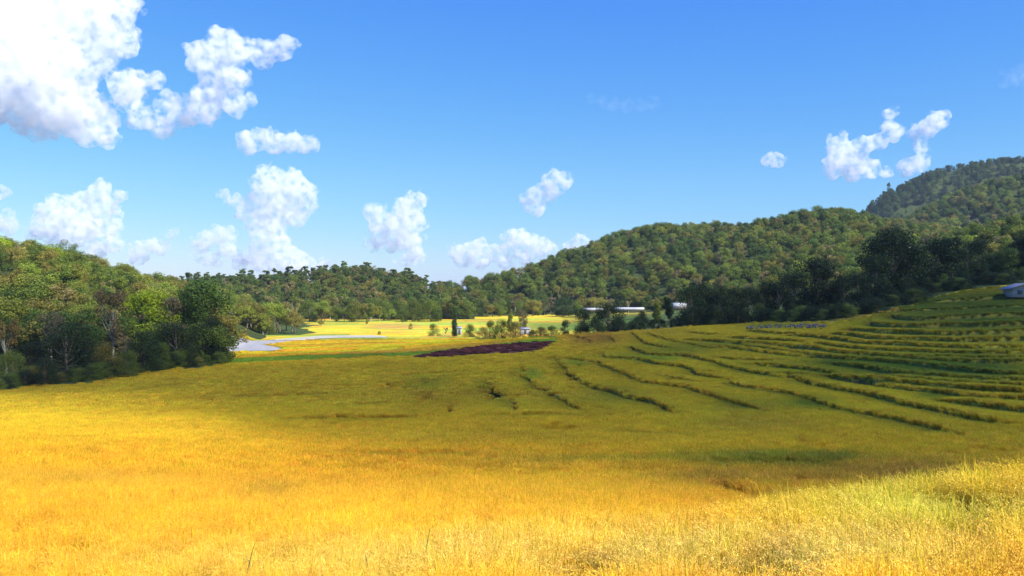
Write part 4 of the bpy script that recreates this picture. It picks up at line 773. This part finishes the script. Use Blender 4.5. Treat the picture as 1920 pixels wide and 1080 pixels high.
def hut(p,ypx,Y,w,h,label,d=1.6):
    x=(p-960)/F*Y; r=root('hut',x,Y,P(ypx,Y),.15,label,'hut'); part('wall',[(-w/2,w/2,-d/2,-d/2+.06,-.4,h),(-w/2,w/2,d/2-.06,d/2,-.4,h),(-w/2,-w/2+.06,-d/2+.06,d/2-.06,-.4,h),(w/2-.06,w/2,-d/2+.06,d/2-.06,-.4,h)],M_white,r)
    slab('roof',[[(-w/2-.2,-d/2-.2,h+.06),(w/2+.2,-d/2-.2,h+.06),(w/2+.2,d/2+.2,h+.45),(-w/2-.2,d/2+.2,h+.45)]],.05,M_tin,r); part('door',[(-.3,.3,-d/2-.03,-d/2-.003,-.3,h*.8)],M_post,r); return r
hut(861,625,244,1.3,1.5,'tiny white hut at the foot of the dark columnar tree')
hut(984,624,226,2.4,1.,'tiny pale shed on the crest at the right foot of the thicket')
def sheet(name,pxpoly,m,label,step=.8,lift=.12):
    w_=[pixpt(a,b,100,400) for a,b in pxpoly]; q=np.array(w_); x=np.arange(q[:,0].min(),q[:,0].max()+step,step); y=np.arange(q[:,1].min(),q[:,1].max()+step,step); Xg,Yg=np.meshgrid(x,y); xx=Xg.ravel();yy=Yg.ravel()
    I=np.arange(len(xx)).reshape(len(y),len(x)); ins=inpoly(xx+.4*(vnoise(xx/2,yy/2,4)-.5),yy,w_).reshape(len(y),len(x)); on=ins[:-1,:-1]&ins[1:,:-1]&ins[:-1,1:]&ins[1:,1:]
    f=np.stack([I[:-1,:-1],I[:-1,1:],I[1:,1:],I[1:,:-1]],-1)[on]; us_,inv=np.unique(f,return_inverse=True); zz_=gz(xx[us_],yy[us_])+lift
    return tag(link(bpy.data.objects.new(name,mesh_np(name,np.stack([xx[us_],yy[us_],zz_],1),inv.reshape(f.shape),[m],smooth=True))),label,name.replace('_',' '),kind='structure')
sheet('paved_lot',[(416,659),(416,641),(500,638),(560,638),(495,645),(532,652),(526,657)],M_conc,'grey concrete lot beyond the tip of the left tree belt')
sheet('path',[(500,638),(600,630),(700,629),(728,631),(728,634),(640,634),(560,637.8)],M_track,'pale track running from the grey lot into the yellow fields')
# stone rubble on the terrace edge
bm=bmesh.new()
for i in range(150):
    p=rnd.uniform(1404,1552); yb=615-(p-1404)*.045+rnd.uniform(-6,2) if p<1470 else 610+rnd.uniform(-3,3)
    x,Y=gp(p,yb+2); Y+=rnd.uniform(-1,2); r=rnd.uniform(.1,.5)**1.0*.8
    mt=Matrix.Translation((x,Y,zat(x,Y)+.35+r*.4))@Matrix.Rotation(rnd.uniform(0,6),4,'Z')@Matrix.Diagonal((r*rnd.uniform(.8,1.5),r,r*rnd.uniform(.5,.9),1))
    v=bmesh.ops.create_icosphere(bm,subdivisions=1,radius=1,matrix=mt)['verts']
    for q in v: q.co+=Vector((rnd.uniform(-1,1),rnd.uniform(-1,1),rnd.uniform(-1,1)))*r*.22
me=bpy.data.meshes.new('rubble'); bm.to_mesh(me); bm.free(); me.materials.append(M_stone); tag(link(bpy.data.objects.new('rubble',me)),'low heap of grey field stones along the terrace edge before the dark trees','rubble',kind='stuff')
# tall weeds standing out of the near crop
M_stalk=simple('weed_stem',(.10,.13,.03),.8,.2,20)
for p,yt,yb,Y,ln,lb in ((478,1018,1085,13,.16,'tall dark weed stalk leaning right, leftmost of the three in the near crop'),(684,1035,1085,12.5,-.08,'shortest dark weed stalk, between the other two in the near crop'),(806,992,1075,13,.10,'tallest dark weed stalk, rightmost of the three in the near crop')):
    x=(p-960)/F*Y; zt=P(yt,Y); z0=zat(x,Y); Hh=zt-z0; r=root('tall_weed',x-ln,Y,z0,0,lb,'weed','tall weeds sticking out of the near rice')
    v,f=tube([(0,0,0),(ln*.3,0,Hh*.4),(ln*.65,0,Hh*.75),(ln,0,Hh)],[.011,.010,.007,.003],5); link(bpy.data.objects.new('stem',mesh_np('stem',v,f,[M_stalk],smooth=True)),r)
    for i in range(3):
        t=.35+.2*i; s=(-1)**i; V=[];b0=Vector((ln*t,0,Hh*t)); L=.30-.05*i
        for k in range(5): q=k/4; c=b0+Vector((s*L*.5*q,.02*q,L*(q-.35*q*q))); V+=[(c.x,c.y-.011*(1-q*.9),c.z),(c.x,c.y+.011*(1-q*.9),c.z+.004)]
        link(bpy.data.objects.new('leaf',mesh_np('leaf',np.array(V),np.array([[2*k,2*k+1,2*k+3,2*k+2] for k in range(4)]),[M_stalk])),r)
# ------------------------------------------------------------------ the air: thin haze round everything below the clouds
V,f=boxes([(-3200,3200,-60,2700,-60,330)]); mh=bpy.data.materials.new('haze_air'); mh.use_nodes=True; nn=mh.node_tree; nn.nodes.clear(); o_=nn.nodes.new('ShaderNodeOutputMaterial'); v=nn.nodes.new('ShaderNodeVolumePrincipled'); v.inputs['Color'].default_value=(.62,.78,1,1); v.inputs['Density'].default_value=.00008; nn.links.new(v.outputs[0],o_.inputs['Volume'])
hz0=link(bpy.data.objects.new('haze',mesh_np('haze',V,f,[mh]))); tag(hz0,'thin bluish haze filling the valley air','haze',kind='stuff')
